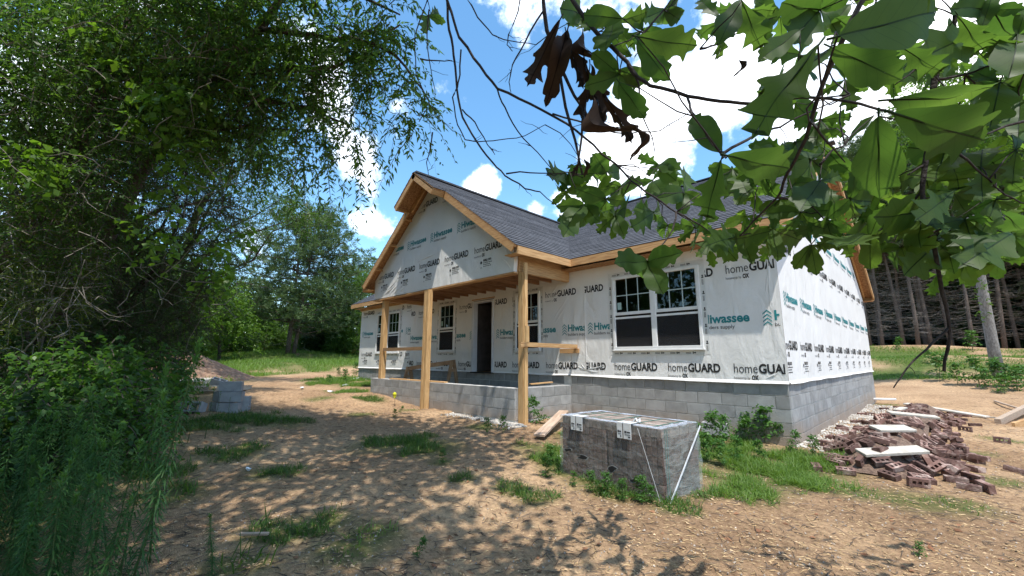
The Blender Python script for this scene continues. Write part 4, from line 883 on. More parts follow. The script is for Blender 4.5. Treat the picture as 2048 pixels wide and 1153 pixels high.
# ------------------------------------------------------------------ foliage helpers (numpy)
def unit(a): return a/np.maximum(np.linalg.norm(a, axis=-1, keepdims=True), 1e-9)
def leaves(base, d, ln, wd, nrm=None, tint=None, fold=.15):
    """one folded diamond leaf per row"""
    n = len(base); d = unit(d); r = rng.normal(size=(n,3)) if nrm is None else nrm
    s = unit(np.cross(d, r)); up = np.cross(s, d); ln = np.broadcast_to(ln, (n,))[:,None]; wd = np.broadcast_to(wd, (n,))[:,None]
    v = np.empty((n,4,3)); v[:,0] = base; v[:,1] = base+d*ln*.45+s*wd*.5+up*wd*fold; v[:,2] = base+d*ln-up*ln*.12; v[:,3] = base+d*ln*.45-s*wd*.5+up*wd*fold
    f = np.arange(n*4).reshape(n,4); t = rng.random(n) if tint is None else tint
    return v.reshape(-1,3), f, np.repeat(t,4)
def sprays(o, d, L, nl, ll, lw, droop=.4, spread=.9, tint0=None):
    """leafy twigs: o origins, d directions; returns leaf arrays and twig ribbons"""
    n = len(o); d = unit(d); L = np.broadcast_to(L, (n,)); t = (np.arange(nl)+.6)/nl
    pos = o[:,None]+d[:,None]*(L[:,None]*t)[...,None]; pos[...,2] -= droop*L[:,None]*t**2
    pos = pos+rng.normal(scale=.012, size=pos.shape)
    tan = np.repeat(d[:,None], nl, 1).copy(); tan[...,2] -= 2*droop*t
    side = unit(np.cross(tan, np.array([0,0,1.])+rng.normal(scale=.2,size=(n,1,3)))); sg = np.where(np.arange(nl)%2==0,1,-1)[None,:,None]
    ld = unit(tan)*.6+side*sg*spread+rng.normal(scale=.35,size=pos.shape); ld[...,2] -= .35
    nr = np.array([0,0,1.])+rng.normal(scale=.6,size=pos.shape)
    tt = rng.random((n,1))*.6+rng.random((n,nl))*.4 if tint0 is None else np.clip(tint0[:,None]+rng.normal(scale=.15,size=(n,nl)),0,1)
    sz = rng.uniform(.7,1.25,(n,nl)).ravel()
    lv = leaves(pos.reshape(-1,3), ld.reshape(-1,3), ll*sz, lw*sz, nr.reshape(-1,3), tt.ravel())
    k = 4; u = np.linspace(0,1,k); tp = o[:,None]+d[:,None]*(L[:,None]*u)[...,None]; tp[...,2] -= droop*L[:,None]*u**2
    sd = unit(np.cross(d, rng.normal(size=(n,3))))[:,None]*(.0065*(1.15-u))[None,:,None]
    tv = np.stack([tp-sd,tp+sd],2).reshape(-1,3); i = (np.arange(n)[:,None]*k*2+np.arange(k-1)[None]*2).ravel()
    return lv, (tv, np.stack([i,i+1,i+3,i+2],1))
class Foliage:
    def __init__(s): s.v=[]; s.f=[]; s.t=[]; s.n=0; s.tv=[]; s.tf=[]; s.tn=0
    def add(s, lv, tw=None):
        v,f,t = lv; s.v.append(v); s.f.append(f+s.n); s.t.append(t); s.n += len(v)
        if tw is not None: s.tv.append(tw[0]); s.tf.append(tw[1]+s.tn); s.tn += len(tw[0])
    def blob(s, c, r, n, L=.5, nl=12, ll=.08, lw=.035, droop=.4, out=.5, sq=(1,1,1), tint=None, shell=.35):
        q = unit(rng.normal(size=(n,3)))*(rng.random((n,1))**shell)*r*np.array(sq); d = unit(q)*out+rng.normal(scale=.6,size=(n,3)); d[:,2] += .15
        s.add(*sprays(np.asarray(c)+q, d, L*rng.uniform(.6,1.3,n), nl, ll, lw, droop, tint0=None if tint is None else np.clip(tint+rng.normal(scale=.15,size=n),0,1)))
    def mesh(s, name, m_):
        v = np.concatenate(s.v); t = np.concatenate(s.t); c = np.stack([t,t,t],1); return mesh_np(name, v, np.concatenate(s.f), m_, False, c)
    def twigs(s, name, m_): return mesh_np(name, np.concatenate(s.tv), np.concatenate(s.tf), m_)
BARK = mat('bark', (.045,.035,.028), (.12,.095,.08), .95, 9, 8, (6,6,1.2), .8, 18)
BARKG = mat('bark_grey', (.16,.145,.13), (.34,.32,.30), .95, 7, 8, (3,3,1), .6, 20)
BARKP = mat('bark_pine', (.07,.05,.04), (.19,.15,.125), .95, 8, 8, (6,6,1.5), .8, 16)
DEADW = mat('dead_wood', (.10,.085,.07), (.25,.22,.19), .95, 8)
LF_DARK = leafmat('leaf_dark', (.020,.048,.016), (.055,.115,.026), .42)
LF_MID = leafmat('leaf_mid', (.042,.095,.022), (.115,.21,.042), .55)
LF_LIGHT = leafmat('leaf_light', (.06,.13,.018), (.14,.25,.035), .5)
LF_PINE = leafmat('needles', (.042,.080,.032), (.125,.185,.07), .3, .5)
LF_CEDAR = leafmat('cedar_leaf', (.025,.050,.023), (.066,.11,.038), .35, .6)
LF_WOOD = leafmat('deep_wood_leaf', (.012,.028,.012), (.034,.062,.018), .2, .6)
LF_YEL = leafmat('leaf_yellow_green', (.05,.085,.015), (.14,.18,.03), .45)
LF_UND = leafmat('leaf_undergrowth', (.035,.10,.022), (.11,.22,.045), .5)
def wob(a, b, n, amp, sag=0):
    a = np.asarray(a, float); b = np.asarray(b, float); L = np.linalg.norm(b-a); t = np.linspace(0,1,n)[:,None]; p = a+(b-a)*t
    j = np.cumsum(rng.normal(scale=amp*L/n, size=(n,3)), 0); j -= j[:1]; j -= t*j[-1:]; p = p+j; p[:,2] -= sag*L*(4*t*(1-t)).ravel(); return p
def rad(a, b, n): return list(np.linspace(a, b, n))
# ------------------------------------------------------------------ leaning broadleaf tree over the left side
def leaning_tree():
    root = empty('leaning_tree', ground_at(-45, 850), label='large dark broadleaf tree leaning in from the left with long drooping branches', cat='tree')
    def ch(name, me): o = obj(name, me); o.parent = root; o.matrix_parent_inverse = root.matrix_basis.inverted(); return o
    g0 = ground_at(-45, 850); pts = [g0-np.array([0,0,.15]), P(10,745,8.3), P(75,672,8.1), P(150,590,7.9), P(215,470,7.7), P(290,330,7.4), P(360,235,7.2), P(430,165,7.1), P(520,60,7.0), P(600,-60,7.0)]
    mb = MB().tube(pts, [.22,.17,.155,.14,.125,.11,.10,.085,.07,.04], 12); 
    P2 = [P(-90,640,7.6),P(40,480,7.4),P(120,360,7.2),P(200,200,7.0),P(260,40,6.9)]; mb.tube(P2, [.15,.13,.11,.09,.06], 9)
    limbs = [[P(320,290,7.3),P(380,175,7.0),P(440,157,6.9),P(600,140,6.7),P(671,135,6.6),P(723,112,6.6),P(800,50,6.5)],[P(430,165,7.1),P(520,200,6.9),P(620,215,6.7),P(700,250,6.6)],[P(520,60,7),P(600,70,6.8),P(700,75,6.6),P(790,110,6.5),P(845,180,6.4)],[P(360,235,7.2),P(420,260,7),P(520,255,6.8),P(600,260,6.7)],[P(600,-60,7),P(700,-20,6.7),P(800,30,6.5)],
             [P(290,330,7.4),P(240,230,7.2),P(150,150,7.0)],[P(215,470,7.7),P(320,420,7.3),P(420,400,7.0)],[P(150,590,7.9),P(80,480,7.2),P(30,380,6.8)]]
    for l in limbs:
        q = np.concatenate([wob(l[i],l[i+1],4,.12)[:-1] for i in range(len(l)-1)]+[np.array(l[-1:])]); mb.tube(q, rad(.055,.012,len(q)), 7)
    ch('trunk', mb.mesh('trunk', BARK, True))
    F = Foliage(); LW = dict(ll=.105, lw=.034, nl=12, droop=.75, L=.55)
    for px,py,d,r,n in [(a_,b_,c_,r_,int(n_*(.62 if a_ > 540 else 1))) for a_,b_,c_,r_,n_ in [(60,60,7,1.2,320),(190,80,7.2,1.3,420),(330,60,7.1,1.2,420),(450,70,6.9,1.0,340),(550,70,6.8,.75,230),(640,55,6.7,.65,170),(740,40,6.6,.55,120),(430,200,6.8,.75,220),(540,170,6.8,.7,190),(630,180,6.7,.55,130),(700,165,6.6,.5,110),(760,125,6.5,.5,100),(800,210,6.5,.35,55),(690,265,6.6,.38,60),(600,290,6.7,.4,55),(640,340,6.7,.22,22),(560,330,6.8,.3,35),(830,260,6.5,.18,18),(720,300,6.55,.18,16),(300,190,7,.9,260),(150,210,6.9,.9,260),(40,230,6.7,.8,220),(480,290,6.9,.5,90),(390,-60,7,1.3,300),(580,-50,6.8,.9,200)]]:
        F.blob(P(px,py,d), r, n if px <= 540 else int(n*.42), **(LW if px <= 540 else dict(LW, L=.8, nl=27, ll=.12, droop=.9)))
    for l in limbs[:5]:
        for a, b in zip(l[:-1], l[1:]):
            n = 11; o = np.asarray(a)+(np.asarray(b)-np.asarray(a))*rng.random((n,1)); dd = rng.normal(size=(n,3)); dd[:,2] -= .5; F.add(*sprays(o, dd, .6*rng.uniform(.6,1.4,n), 13, .105, .034, .8))
    for px,py,d,r,n in [(120,400,6.6,.7,200),(230,360,6.6,.7,220),(90,560,6.8,.6,150),(180,480,6.7,.7,200),(270,250,6.7,.6,160),(60,450,6.4,.7,160)]: F.blob(P(px,py,d), r, n, L=.4, nl=11, ll=.065, lw=.024, droop=.4, tint=.2)
    ch('crown', F.mesh('crown', LF_MID)).__setitem__('kind','stuff'); ch('twigs', F.twigs('twigs', BARK)).__setitem__('kind','stuff')
    # bare, grey, tangled inner twigs and vines
    mb = MB()
    for k in range(150):
        px, py = random.uniform(-20,470), random.uniform(40,640); d = random.uniform(5.6,7.2); a = P(px,py,d); b = a+np.array(random.choice([RT,-RT,-RT*.7-UP*.6,RT*.8-UP*.5,RT*.6+UP*.6]))*random.uniform(.4,1.3)+rng.normal(scale=.25,size=3); q = wob(a,b,7,.5,random.uniform(-.15,.25)); mb.tube(q, rad(.0065,.0015,7), 4)
    for l in ([P(45,700,6.2),P(60,740,6.2),P(35,790,6.2),P(25,850,6.2)],[P(115,560,6.3),P(98,640,6.3),P(100,650,6.3),P(60,690,6.2),P(45,705,6.2)],[P(160,120,6.4),P(220,150,6.3),P(265,185,6.2)]):
        mb.tube(np.concatenate([wob(l[i],l[i+1],4,.2) for i in range(len(l)-1)]), .012, 6)
    ch('dead_branch', mb.mesh('dead_branch', DEADW)).__setitem__('kind','stuff')
    # broader, sunlit leaves of a climbing vine on the outer side
    V = Foliage()
    for px,py,d,r,n in [(340,195,6.2,.35,30),(370,220,6.1,.35,34),(300,250,6.2,.3,24),(400,330,6.2,.3,20),(440,560,6.2,.2,14),(430,520,6.3,.22,14),(250,130,6.3,.4,24),(190,60,6.3,.4,20),(100,330,5.8,.3,18),(30,330,5.7,.3,26),(350,390,6.2,.3,16),(330,480,6.3,.4,18),(460,470,6.6,.3,16)]: V.blob(P(px,py,d), r, n, L=.28, nl=5, ll=.12, lw=.085, droop=.5)
    ch('vine_leaves', V.mesh('vine_leaves', LF_LIGHT)).__setitem__('kind','stuff')
leaning_tree()
def blobtree(name, base, blobs, m_, bark, lb, cat='tree', group=None, trunk_r=.1, spr={}, lean=None, twigs=False):
    root = empty(name, base, label=lb, cat=cat, group=group); base = np.asarray(base, float)
    def ch(nm, me, kind=None): o = obj(nm, me); o.parent = root; o.matrix_parent_inverse = root.matrix_basis.inverted(); return setp(o, kind=kind)
    mb = MB(); cs = np.array([b[0] for b in blobs]); top = cs[cs[:,2].argmax()]; mid = cs.mean(0); q = wob(base-np.array([0,0,.2]), base*.25+top*.75 if lean is None else lean, 7, .12); mb.tube(q, rad(trunk_r, trunk_r*.35, 7), 8)
    for c, r, n in blobs:
        k = min(5, max(1, int((c[2]-base[2])/max(top[2]-base[2],.1)*5))); mb.tube(wob(q[k], c, 5, .25), rad(trunk_r*.4, trunk_r*.08, 5), 5)
    ch('trunk', mb.mesh('trunk', bark, True)); F = Foliage()
    for c, r, n in blobs: F.blob(c, r, n, **spr)
    ch('crown', F.mesh('crown', m_), 'stuff')
    if twigs: ch('twigs', F.twigs('twigs', bark), 'stuff')
    return root
# dark feathery cedar behind the leaning tree
cb = []
for px,py,r,n in [(300,300,1.0,380),(220,360,1.0,380),(380,360,.8,300),(130,420,1.0,300),(300,440,1.1,450),(250,300,.9,300),(420,330,.6,200),(350,660,.6,160),(410,440,.7,240),(200,520,1.1,420),(330,540,1.0,420),(430,540,.55,160),(100,560,.9,260),(270,620,1.0,380),(380,620,.7,220),(180,660,.9,260),(450,420,.4,80),(60,300,1.0,260)]: cb.append((P(px,py,9.0), r, n))
blobtree('cedar_tree', ground_at(235, 800), cb, LF_CEDAR, BARK, 'dark feathery cedar filling the left behind the leaning tree', trunk_r=.13, spr=dict(L=.42, nl=15, ll=.06, lw=.016, droop=.25), twigs=True)
blobtree('dark_tree', ground_at(60, 790), [(P(a_,b_,10.2),r_,n_) for a_,b_,r_,n_ in ((40,60,1.6,260),(170,110,1.5,260),(310,70,1.4,240),(430,110,1.0,150),(90,230,1.4,240),(240,230,1.2,220),(370,220,1.0,150),(20,360,1.3,200),(480,60,.9,110),(150,330,1.2,180),(250,0,1.5,200),(80,-40,1.5,180))], LF_MID, BARK, 'tall shaded tree close behind the leaning one at the upper left', trunk_r=.15, spr=dict(L=.6, nl=11, ll=.12, lw=.06, droop=.4))
blobtree('yellow_green_sapling', ground_at(95, 830), [(P(80,420,6.6),.5,70),(P(110,500,6.6),.6,110),(P(60,560,6.5),.6,110),(P(120,610,6.5),.5,90),(P(40,650,6.4),.5,80),(P(150,550,6.6),.4,50)], LF_YEL, BARKG, 'yellow-green sapling in front of the leaning trunk at the left edge', trunk_r=.03, spr=dict(L=.35, nl=10, ll=.055, lw=.028, droop=.3), twigs=True)
blobtree('willow_oak', ground_at(300, 745)+np.array([0,0,0]), [(P(480,340,15),1.0,150),(P(560,400,15),.8,110),(P(600,440,15),.5,50),(P(520,300,15),.9,120),(P(450,250,15),1.2,160),(P(640,420,15),.4,28),(P(470,420,15),.8,110),(P(420,500,15),.9,110),(P(520,470,15),.45,40),(P(400,350,15),1.2,150)], LF_MID, BARK, 'fine-leaved tree further back showing sky through its thin outer twigs', trunk_r=.16, spr=dict(L=.7, nl=13, ll=.10, lw=.034, droop=.5), twigs=True)
# shrubs and low broad-leaved undergrowth along the left verge
UND = [(215,790,6.0,.55,90,.10,.065,LF_UND,'broad-leaved shrub in the middle of the left verge below the cedar'),(110,800,5.8,.6,90,.09,.055,LF_UND,'leafy shrub under the leaning trunk'),(290,770,7.2,.6,90,.09,.05,LF_UND,'green shrub just left of the dirt mound'),(250,815,6.4,.4,50,.08,.045,LF_UND,'green shrub beside the pale pallet'),(30,880,4.6,.55,70,.09,.055,LF_DARK,'dark shrub at the left edge below the trunk'),(150,870,4.9,.5,70,.085,.05,LF_UND,'low shrub between the horseweed and the trunk'),(235,860,5.2,.45,60,.08,.05,LF_UND,'low leafy shrub just behind the tall horseweed'),(20,720,7.5,.7,90,.09,.05,LF_DARK,'dark shrub behind the leaning trunk at the left edge'),(190,700,8,.7,100,.08,.04,LF_DARK,'dark thicket under the cedar'),(330,715,9.5,.6,90,.08,.045,LF_MID,'mid-green thicket at the top of the dirt mound')]
for px,py,d,r,n,ll,lw,m_,lb in UND:
    c = P(px,py-25,d); b = np.array([c[0],c[1],float(G(c[0],c[1]))]); h = max(.3, c[2]-b[2])
    blobtree('shrub', b, [(c, r, n),(b+np.array([.25,.1,h*.5]),r*.9,n),(b+np.array([-.3,-.1,h*.45]),r*.9,n),(b+np.array([.0,.3,h*.9]),r*.7,n//2)], m_, BARK, lb, 'shrub', 'verge shrubs', .018, dict(L=.35, nl=8, ll=ll, lw=lw, droop=.45), twigs=True)
# ------------------------------------------------------------------ pines
def pine_parts(h, crown0, spread, nl, seed, dead=70, needle=.20, twin=False, m_=LF_PINE, dens=1.):
    global rng; keep = rng; rng = np.random.default_rng(seed)
    mb = MB(); q = wob((0,0,-.3),(rng.normal()*.3,rng.normal()*.3,h*.98),9,.02); r0 = (h*.0125+.03) if twin else h*.0062+.03; mb.tube(q, rad(r0, .02, 9), 8); ax = [q]
    if twin: q2 = wob((.35,.1,-.3),(1.3,.3,h*.9),9,.03); mb.tube(q2, rad(r0*.9,.02,9), 8); ax.append(q2)
    F = Foliage()
    def axis(t, a): i = t*8; k = min(7,int(i)); return a[k]+(a[k+1]-a[k])*(i-k)
    for j in range(nl):
        a = ax[j%len(ax)]; t = crown0+(1-crown0)*((j+.5)/nl)**.9; az = j*2.4+rng.normal()*.3; prof = math.sin(min(1,(1-t)/(1-crown0)*1.15+.12)*math.pi*.62)**.8
        L = spread*prof*rng.uniform(.65,1.15)+.25; o = axis(t,a); e = o+np.array([math.cos(az)*L, math.sin(az)*L, L*rng.uniform(.0,.35)]); b = wob(o,e,5,.2,.05); mb.tube(b, rad(.012+.012*L,.006,5), 4)
        n = max(3,int(L*7*dens)); u = rng.uniform(.35,1.05,n)[:,None]; c = o+(e-o)*u+rng.normal(scale=.12+.10*L,size=(n,3))*np.array([1,1,.6]); m__ = 16
        pos = np.repeat(c,m__,0); d = rng.normal(size=(n*m__,3)); d[:,2] += .5; d += np.repeat(unit(e-o)[None]*.5,n*m__,0); tt = np.clip(np.repeat(rng.random(n)*.7+.1,m__)+rng.normal(scale=.1,size=n*m__),0,1)
        F.add(leaves(pos+rng.normal(scale=.05,size=pos.shape), d, needle*rng.uniform(.7,1.3,len(pos)), needle*.16, tint=tt))
    db = MB()
    for k in range(dead):
        t = rng.uniform(.06,crown0+.08); o = axis(t, ax[k%len(ax)]); az = rng.uniform(0,6.28); L = rng.uniform(.6,2.3); e = o+np.array([math.cos(az)*L,math.sin(az)*L,rng.uniform(-.5,.35)*L*.6]); p = wob(o,e,5,.2,.03); db.tube(p, rad(.016,.004,5), 3, cap=False)
        for _ in range(2): s = p[2+_]; db.tube(wob(s, s+rng.normal(scale=.35,size=3)*np.array([1,1,.6]),3,.3), rad(.007,.003,3), 3, cap=False)
    me = (mb.mesh('trunk', BARKP, True), F.mesh('crown', m_), db.mesh('dead_branch', DEADW) if dead else None); rng = keep; return me
def put_pine(parts, base, rz, sc, lb, group=None, name='pine_tree'):
    r = empty(name, base, rz, label=lb, cat='tree', group=group); r.scale = (sc,sc,sc)
    obj('trunk', parts[0], r); setp(obj('crown', parts[1], r), kind='stuff')
    if parts[2]: setp(obj('dead_branch', parts[2], r), kind='stuff')
    return r
big = pine_parts(12.2, .17, 4.3, 110, 3, 34, .30, twin=True, dens=1.25)
put_pine(big, ground_at(575,708), YAW+.2, 1., 'spreading twin-trunked pine standing alone in the meadow')
fp = [pine_parts(20, .42, 3.0, 60, 11, 110, .34, m_=LF_PINE), pine_parts(18, .45, 2.7, 54, 12, 110, .34), pine_parts(21, .40, 3.1, 60, 13, 110, .34)]
def at_depth(px, d): r = ray(px, 700); q = CAM+r*d; return np.array([q[0],q[1],float(G(q[0],q[1]))])
k = 0
rows = [(31,1738,2350,34),(35,1725,2400,46),(40,1700,2450,60),(46,1690,2450,64),(54,1660,2450,75)]
for d, x0, x1, st_ in rows:
    x = x0
    while x < x1:
        b = at_depth(x+random.uniform(-14,14), d+random.uniform(-1.8,1.8)); f_ = k % 3
        put_pine(fp[f_], b, random.uniform(0,6.28), random.uniform(.82,1.1), ['slim pine in the dark wood behind the house, first row at the clearing edge','slim pine deeper inside the dark wood behind the house'][0 if d < 33 else 1], 'pines of the dark wood' if d >= 33 else 'pines at the clearing edge'); k += 1; x += st_
for px, py, d, s_, lb in ((735,480,44,.62,'pine crown rising just left of the porch gable'),(690,470,47,.6,'pine behind the meadow right of the twin-trunked pine'),(1112,410,50,.85,'pine whose tip shows over the roof valley'),(660,520,43,.5,'small pine right behind the twin-trunked pine')):
    b = at_depth(px, d); put_pine(fp[1], b, random.uniform(0,6), s_, lb)
# ------------------------------------------------------------------ broadleaf trees and thickets round the meadow
def bushy(px, py, d, h, w, m_, lb, name='broadleaf_tree', dens=1., ll=.17):
    b = at_depth(px, d); bl = []
    for j in range(11):
        a = rng.uniform(0,6.28); rr = w*.5*rng.uniform(.2,.9); z = h*rng.uniform(.12,.9); sh = 1-.55*abs(z/h-.45); bl.append((b+np.array([math.cos(a)*rr*sh,math.sin(a)*rr*sh,z]), w*.27*rng.uniform(.7,1.2), int(75*dens)))
    bl.append((b+np.array([0,0,h*.92]), w*.2, int(45*dens)))
    blobtree(name, b, bl, m_, BARK, lb, 'tree' if 'tree' in name else 'shrub', 'trees round the meadow' if 'tree' in name else 'thicket at the meadow edge', .05+h*.012, dict(L=.7, nl=11, ll=ll, lw=ll*.5, droop=.35, shell=.5))
for a in [(345,690,24,5.6,4.6,LF_LIGHT,'sunlit yellow-green tree left of the meadow behind the mound'),(440,690,27,5.4,5.2,LF_LIGHT,'sunlit light green tree between mound and twin-trunked pine'),(400,690,31,6.2,5.5,LF_MID,'mid-green tree behind the sunlit ones left of the twin pine'),(500,690,38,6.8,5.5,LF_MID,'mid-green tree just left behind the twin pine'),
          (620,690,40,6.5,5,LF_MID,'mid-green tree right behind the twin pine'),(670,690,39,8.0,5,LF_DARK,'dark tree right of the twin pine'),(715,690,37,7.6,4.6,LF_MID,'tree at the left corner of the house beyond the meadow'),(745,690,42,9.5,5,LF_LIGHT,'light green tree peeping past the left house corner'),(270,690,20,6.5,5,LF_MID,'tall mid-green tree left of the mound'),
          (180,690,15,6.8,5,LF_DARK,'dark tree behind the cedar'),(60,690,13,6.5,5,LF_DARK,'dark tree behind the leaning trunk'),(-60,690,11,7,5,LF_DARK,'dark tree just outside the left edge'),(300,690,34,9,7,LF_MID,'taller tree far behind the mound'),(220,690,28,9,7,LF_DARK,'tall dark tree far left behind the mound'),(110,690,22,9,7,LF_DARK,'tall dark tree far behind the leaning trunk')]: bushy(*a)
for a in [(380,690,29,2.2,3.5,LF_MID,'low bushes left of the meadow edge'),(460,690,33,2.4,4,LF_DARK,'low dark bush left of the pine trunk'),(530,690,37,2.4,4,LF_MID,'low bush just left of the pine trunk'),(610,690,37,2.6,3.6,LF_MID,'low bush right of the pine trunk'),(650,690,37,2.8,3.6,LF_DARK,'low dark bush between pine and house'),(690,690,36,2.5,3.4,LF_MID,'low bush next to the yellow patch by the house'),(590,690,41,3,4,LF_DARK,'dark thicket behind the pine trunk'),(560,690,42,3,4,LF_DARK,'dark thicket left behind the pine trunk')]: bushy(*a, name='shrub', dens=.7, ll=.15)
# bright yellow clay showing at the wood edge beside the house corner
yc = at_depth(705, 38); q = MB(); n_ = 9
vs = [(math.cos(t)*.45*(1+.2*math.sin(3*t)), math.sin(t)*.3, 0) for t in np.linspace(0,6.28,10)[:-1]]
q.add([(x,y,-.1) for x,y,_ in vs]+[(x*.8,y*.8,.35+.08*math.sin(i*2)) for i,(x,y,_) in enumerate(vs)]+[(x*.45+.05,y*.5,.55+.06*math.sin(i*3)) for x,y,_ in vs]+[(.05,0,.6)], [(i,(i+1)%9,9+(i+1)%9,9+i) for i in range(9)]+[(9+i,9+(i+1)%9,18+(i+1)%9,18+i) for i in range(9)]+[(18+i,18+(i+1)%9,27) for i in range(9)])
o = q.build('clay_bank', mat('yellow_clay', (.34,.19,.045), (.52,.34,.10), .9, 4, 6, None, .6, 12), None, loc=yc, rot=(0,0,YAW), label='bright yellow-orange mound at the tree edge left of the house corner', cat='clay bank')
# far woods closing the view all round
def far_wood(name, az0, az1, r0, r1, zt, n, m_, lb, size=.75):
    az = np.radians(rng.uniform(az0,az1,n)); rr = rng.uniform(r0,r1,n); x = CAM[0]+np.cos(az)*rr; y = CAM[1]+np.sin(az)*rr; top = zt*(.55+.6*vnoise(x,y,.16,41)); z = G(x,y)+top*rng.random(n)**.8; c = np.stack([x,y,z],1)
    t = np.clip(vnoise(x+z,y-z,.5,42)*.9+rng.normal(scale=.15,size=n),0,1); v,f,tt = leaves(c, rng.normal(size=(n,3)), size*rng.uniform(.6,1.3,n), size*.6, tint=t)
    obj(name, mesh_np(name, v, f, m_, False, np.stack([tt]*3,1)), label=lb, cat='wood', kind='stuff')
far_wood('far_wood', 132, 200, 46, 62, 8, 16000, LF_MID, 'far green wood closing the meadow behind the pine')
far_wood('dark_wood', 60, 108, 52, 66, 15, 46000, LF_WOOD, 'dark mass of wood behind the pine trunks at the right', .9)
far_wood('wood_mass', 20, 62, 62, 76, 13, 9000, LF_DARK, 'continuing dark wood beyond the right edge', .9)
far_wood('back_wood', 108, 134, 56, 70, 10, 9000, LF_DARK, 'wood hidden behind the house', .9)
far_wood('near_wood', 195, 318, 11, 19, 12, 8500, LF_DARK, 'unseen wood edge added behind the viewer', .5)  # out of view; added for dark window reflections and less light from the front
# pale leaning trunk in the right-hand clearing
b = ground_at(1999, 757); dd = topx(b)[2]; r = empty('pale_tree', b, label='pale grey leaning trunk standing alone in the right clearing', cat='tree')
q = [b-np.array([0,0,.2]), P(1985,690,dd), P(1972,620,dd), P(1958,540,dd), P(1945,470,dd), P(1935,400,dd*1.01), P(1925,300,dd*1.02), P(1918,220,dd*1.02)]
mb = MB().tube(q, [.21,.185,.17,.155,.14,.12,.09,.06], 10)
for e in (P(1860,250,dd),P(1980,230,dd),P(1880,180,dd),P(1940,150,dd),P(1900,330,dd)): mb.tube(wob(q[6], e, 5, .2), rad(.05,.012,5), 5)
o = obj('trunk', mb.mesh('trunk', BARKG, True)); o.parent = r; o.matrix_parent_inverse = r.matrix_basis.inverted()
F = Foliage()
for px,py,rr_,n in ((1870,240,1.3,160),(1930,200,1.4,180),(1980,260,1.2,140),(1850,190,1.0,110),(1900,130,1.1,120),(1880,310,1.0,110),(1960,330,.9,90),(1840,280,.8,70),(2010,180,1.2,110)): F.blob(P(px,py,dd), rr_, n, L=.6, nl=10, ll=.13, lw=.08, droop=.3)
for py in range(540,640,14): F.blob(P(1970-(640-py)*.17+random.uniform(-4,6),py,dd-.1), .16, 4, L=.18, nl=5, ll=.09, lw=.06)
o = obj('crown', F.mesh('crown', LF_LIGHT), kind='stuff'); o.parent = r; o.matrix_parent_inverse = r.matrix_basis.inverted()
def gz(x, y):
    x = np.asarray(x, float); y = np.asarray(y, float); return G(x,y)+micro(x,y)*np.clip(1.4-np.hypot(x-CAM[0],y-CAM[1])/30, .15, 1)
# ------------------------------------------------------------------ the oak the picture is taken under
OAKM = leafmat('oak_leaf', (.042,.092,.026), (.092,.16,.040), .62, .45, .3, veins=True)
DEADLEAF = leafmat('dead_leaf', (.022,.015,.013), (.055,.036,.028), .05, .8, .15, veins=True)
OAKTWIG = mat('oak_twig', (.022,.017,.016), (.055,.045,.042), .9, 30, 6, None, .5, 80)
def leaf_mesh(half, bend, fold, seed, m_, curl=0):
    rs = np.random.default_rng(seed); vs = []; fs = []
    pts = [np.array(p) for p in half]; half = []
    for i in range(len(pts)-1):      # rounded outline through the given points
        p0 = pts[max(i-1,0)]; p1 = pts[i]; p2 = pts[i+1]; p3 = pts[min(i+2,len(pts)-1)]
        for t in (0,.33,.67): half.append(p1+(p2-p1)*t+.12*math.sin(math.pi*t)*((p1-p0)-(p3-p2)))
    half.append(pts[-1]); half = [(max(float(a[0])*.9,0),float(a[1])) for a in half]; half[0] = (0,0); half[-1] = (0,half[-1][1]); n = len(half)
    def z(x, y): return -bend*y*y+fold*abs(x)+.025*math.sin(y*9+x*7+seed)+curl*math.sin(y*5+seed)*(abs(x)*2.2+.3*y)
    for sgn in (1,-1):
        b = len(vs); j = 1+np.interp(np.arange(n), np.arange(0,n+3,3), rs.normal(scale=.08,size=len(np.arange(0,n+3,3)))); dy = rs.normal(scale=.003,size=n); dy[0] = dy[-1] = 0
        for i, (x, y) in enumerate(half):
            X = x*j[i]*sgn; Y = y+dy[i]
            for k in (0,.5,1):
                xx = X*k*(1-abs(curl)*.5*k); vs.append((xx, Y if k else y, z(xx, Y)))
        for i in range(n-1):
            for k in range(2):
                q = (b+i*3+k, b+i*3+k+1, b+(i+1)*3+k+1, b+(i+1)*3+k); fs.append(q if sgn > 0 else q[::-1])
    fs.append
    mb = MB(); mb.add(vs, fs); b0 = len(mb.v); mb.tube([(0,-.10,.01),(0,0,.0),(0,.5,z(0,.5)-.004),(0,.97,z(0,.97)-.003)], [.012,.011,.007,.002], 5)
    return mb.mesh('leaf', m_, True)
H1 = [(0,0),(.06,.05),(.14,.16),(.21,.32),(.255,.48),(.27,.60),(.25,.68),(.21,.73),(.235,.80),(.20,.86),(.13,.87),(.10,.92),(.05,.96),(0,1.0)]
H2 = [(0,0),(.03,.06),(.085,.2),(.14,.34),(.21,.44),(.29,.50),(.235,.54),(.155,.58),(.20,.66),(.29,.75),(.31,.80),(.22,.79),(.14,.81),(.15,.88),(.165,.96),(.09,.92),(.04,.96),(0,1.02)]
H3 = [(0,0),(.09,.08),(.19,.26),(.26,.48),(.285,.64),(.25,.78),(.16,.87),(.17,.92),(.07,.955),(0,.99)]
H4 = [(0,0),(.05,.06),(.11,.2),(.18,.36),(.24,.50),(.29,.58),(.235,.64),(.19,.69),(.22,.77),(.26,.85),(.17,.855),(.10,.87),(.08,.94),(.03,.97),(0,1)]
LEAFV = [leaf_mesh(h, b, f, s, OAKM) for h, b, f, s in ((H1,.10,.12,1),(H2,.16,.10,2),(H3,.12,.16,3),(H4,.22,.12,4),(H1,.28,.22,5),(H2,.05,.25,6),(H2,.30,.15,7))]
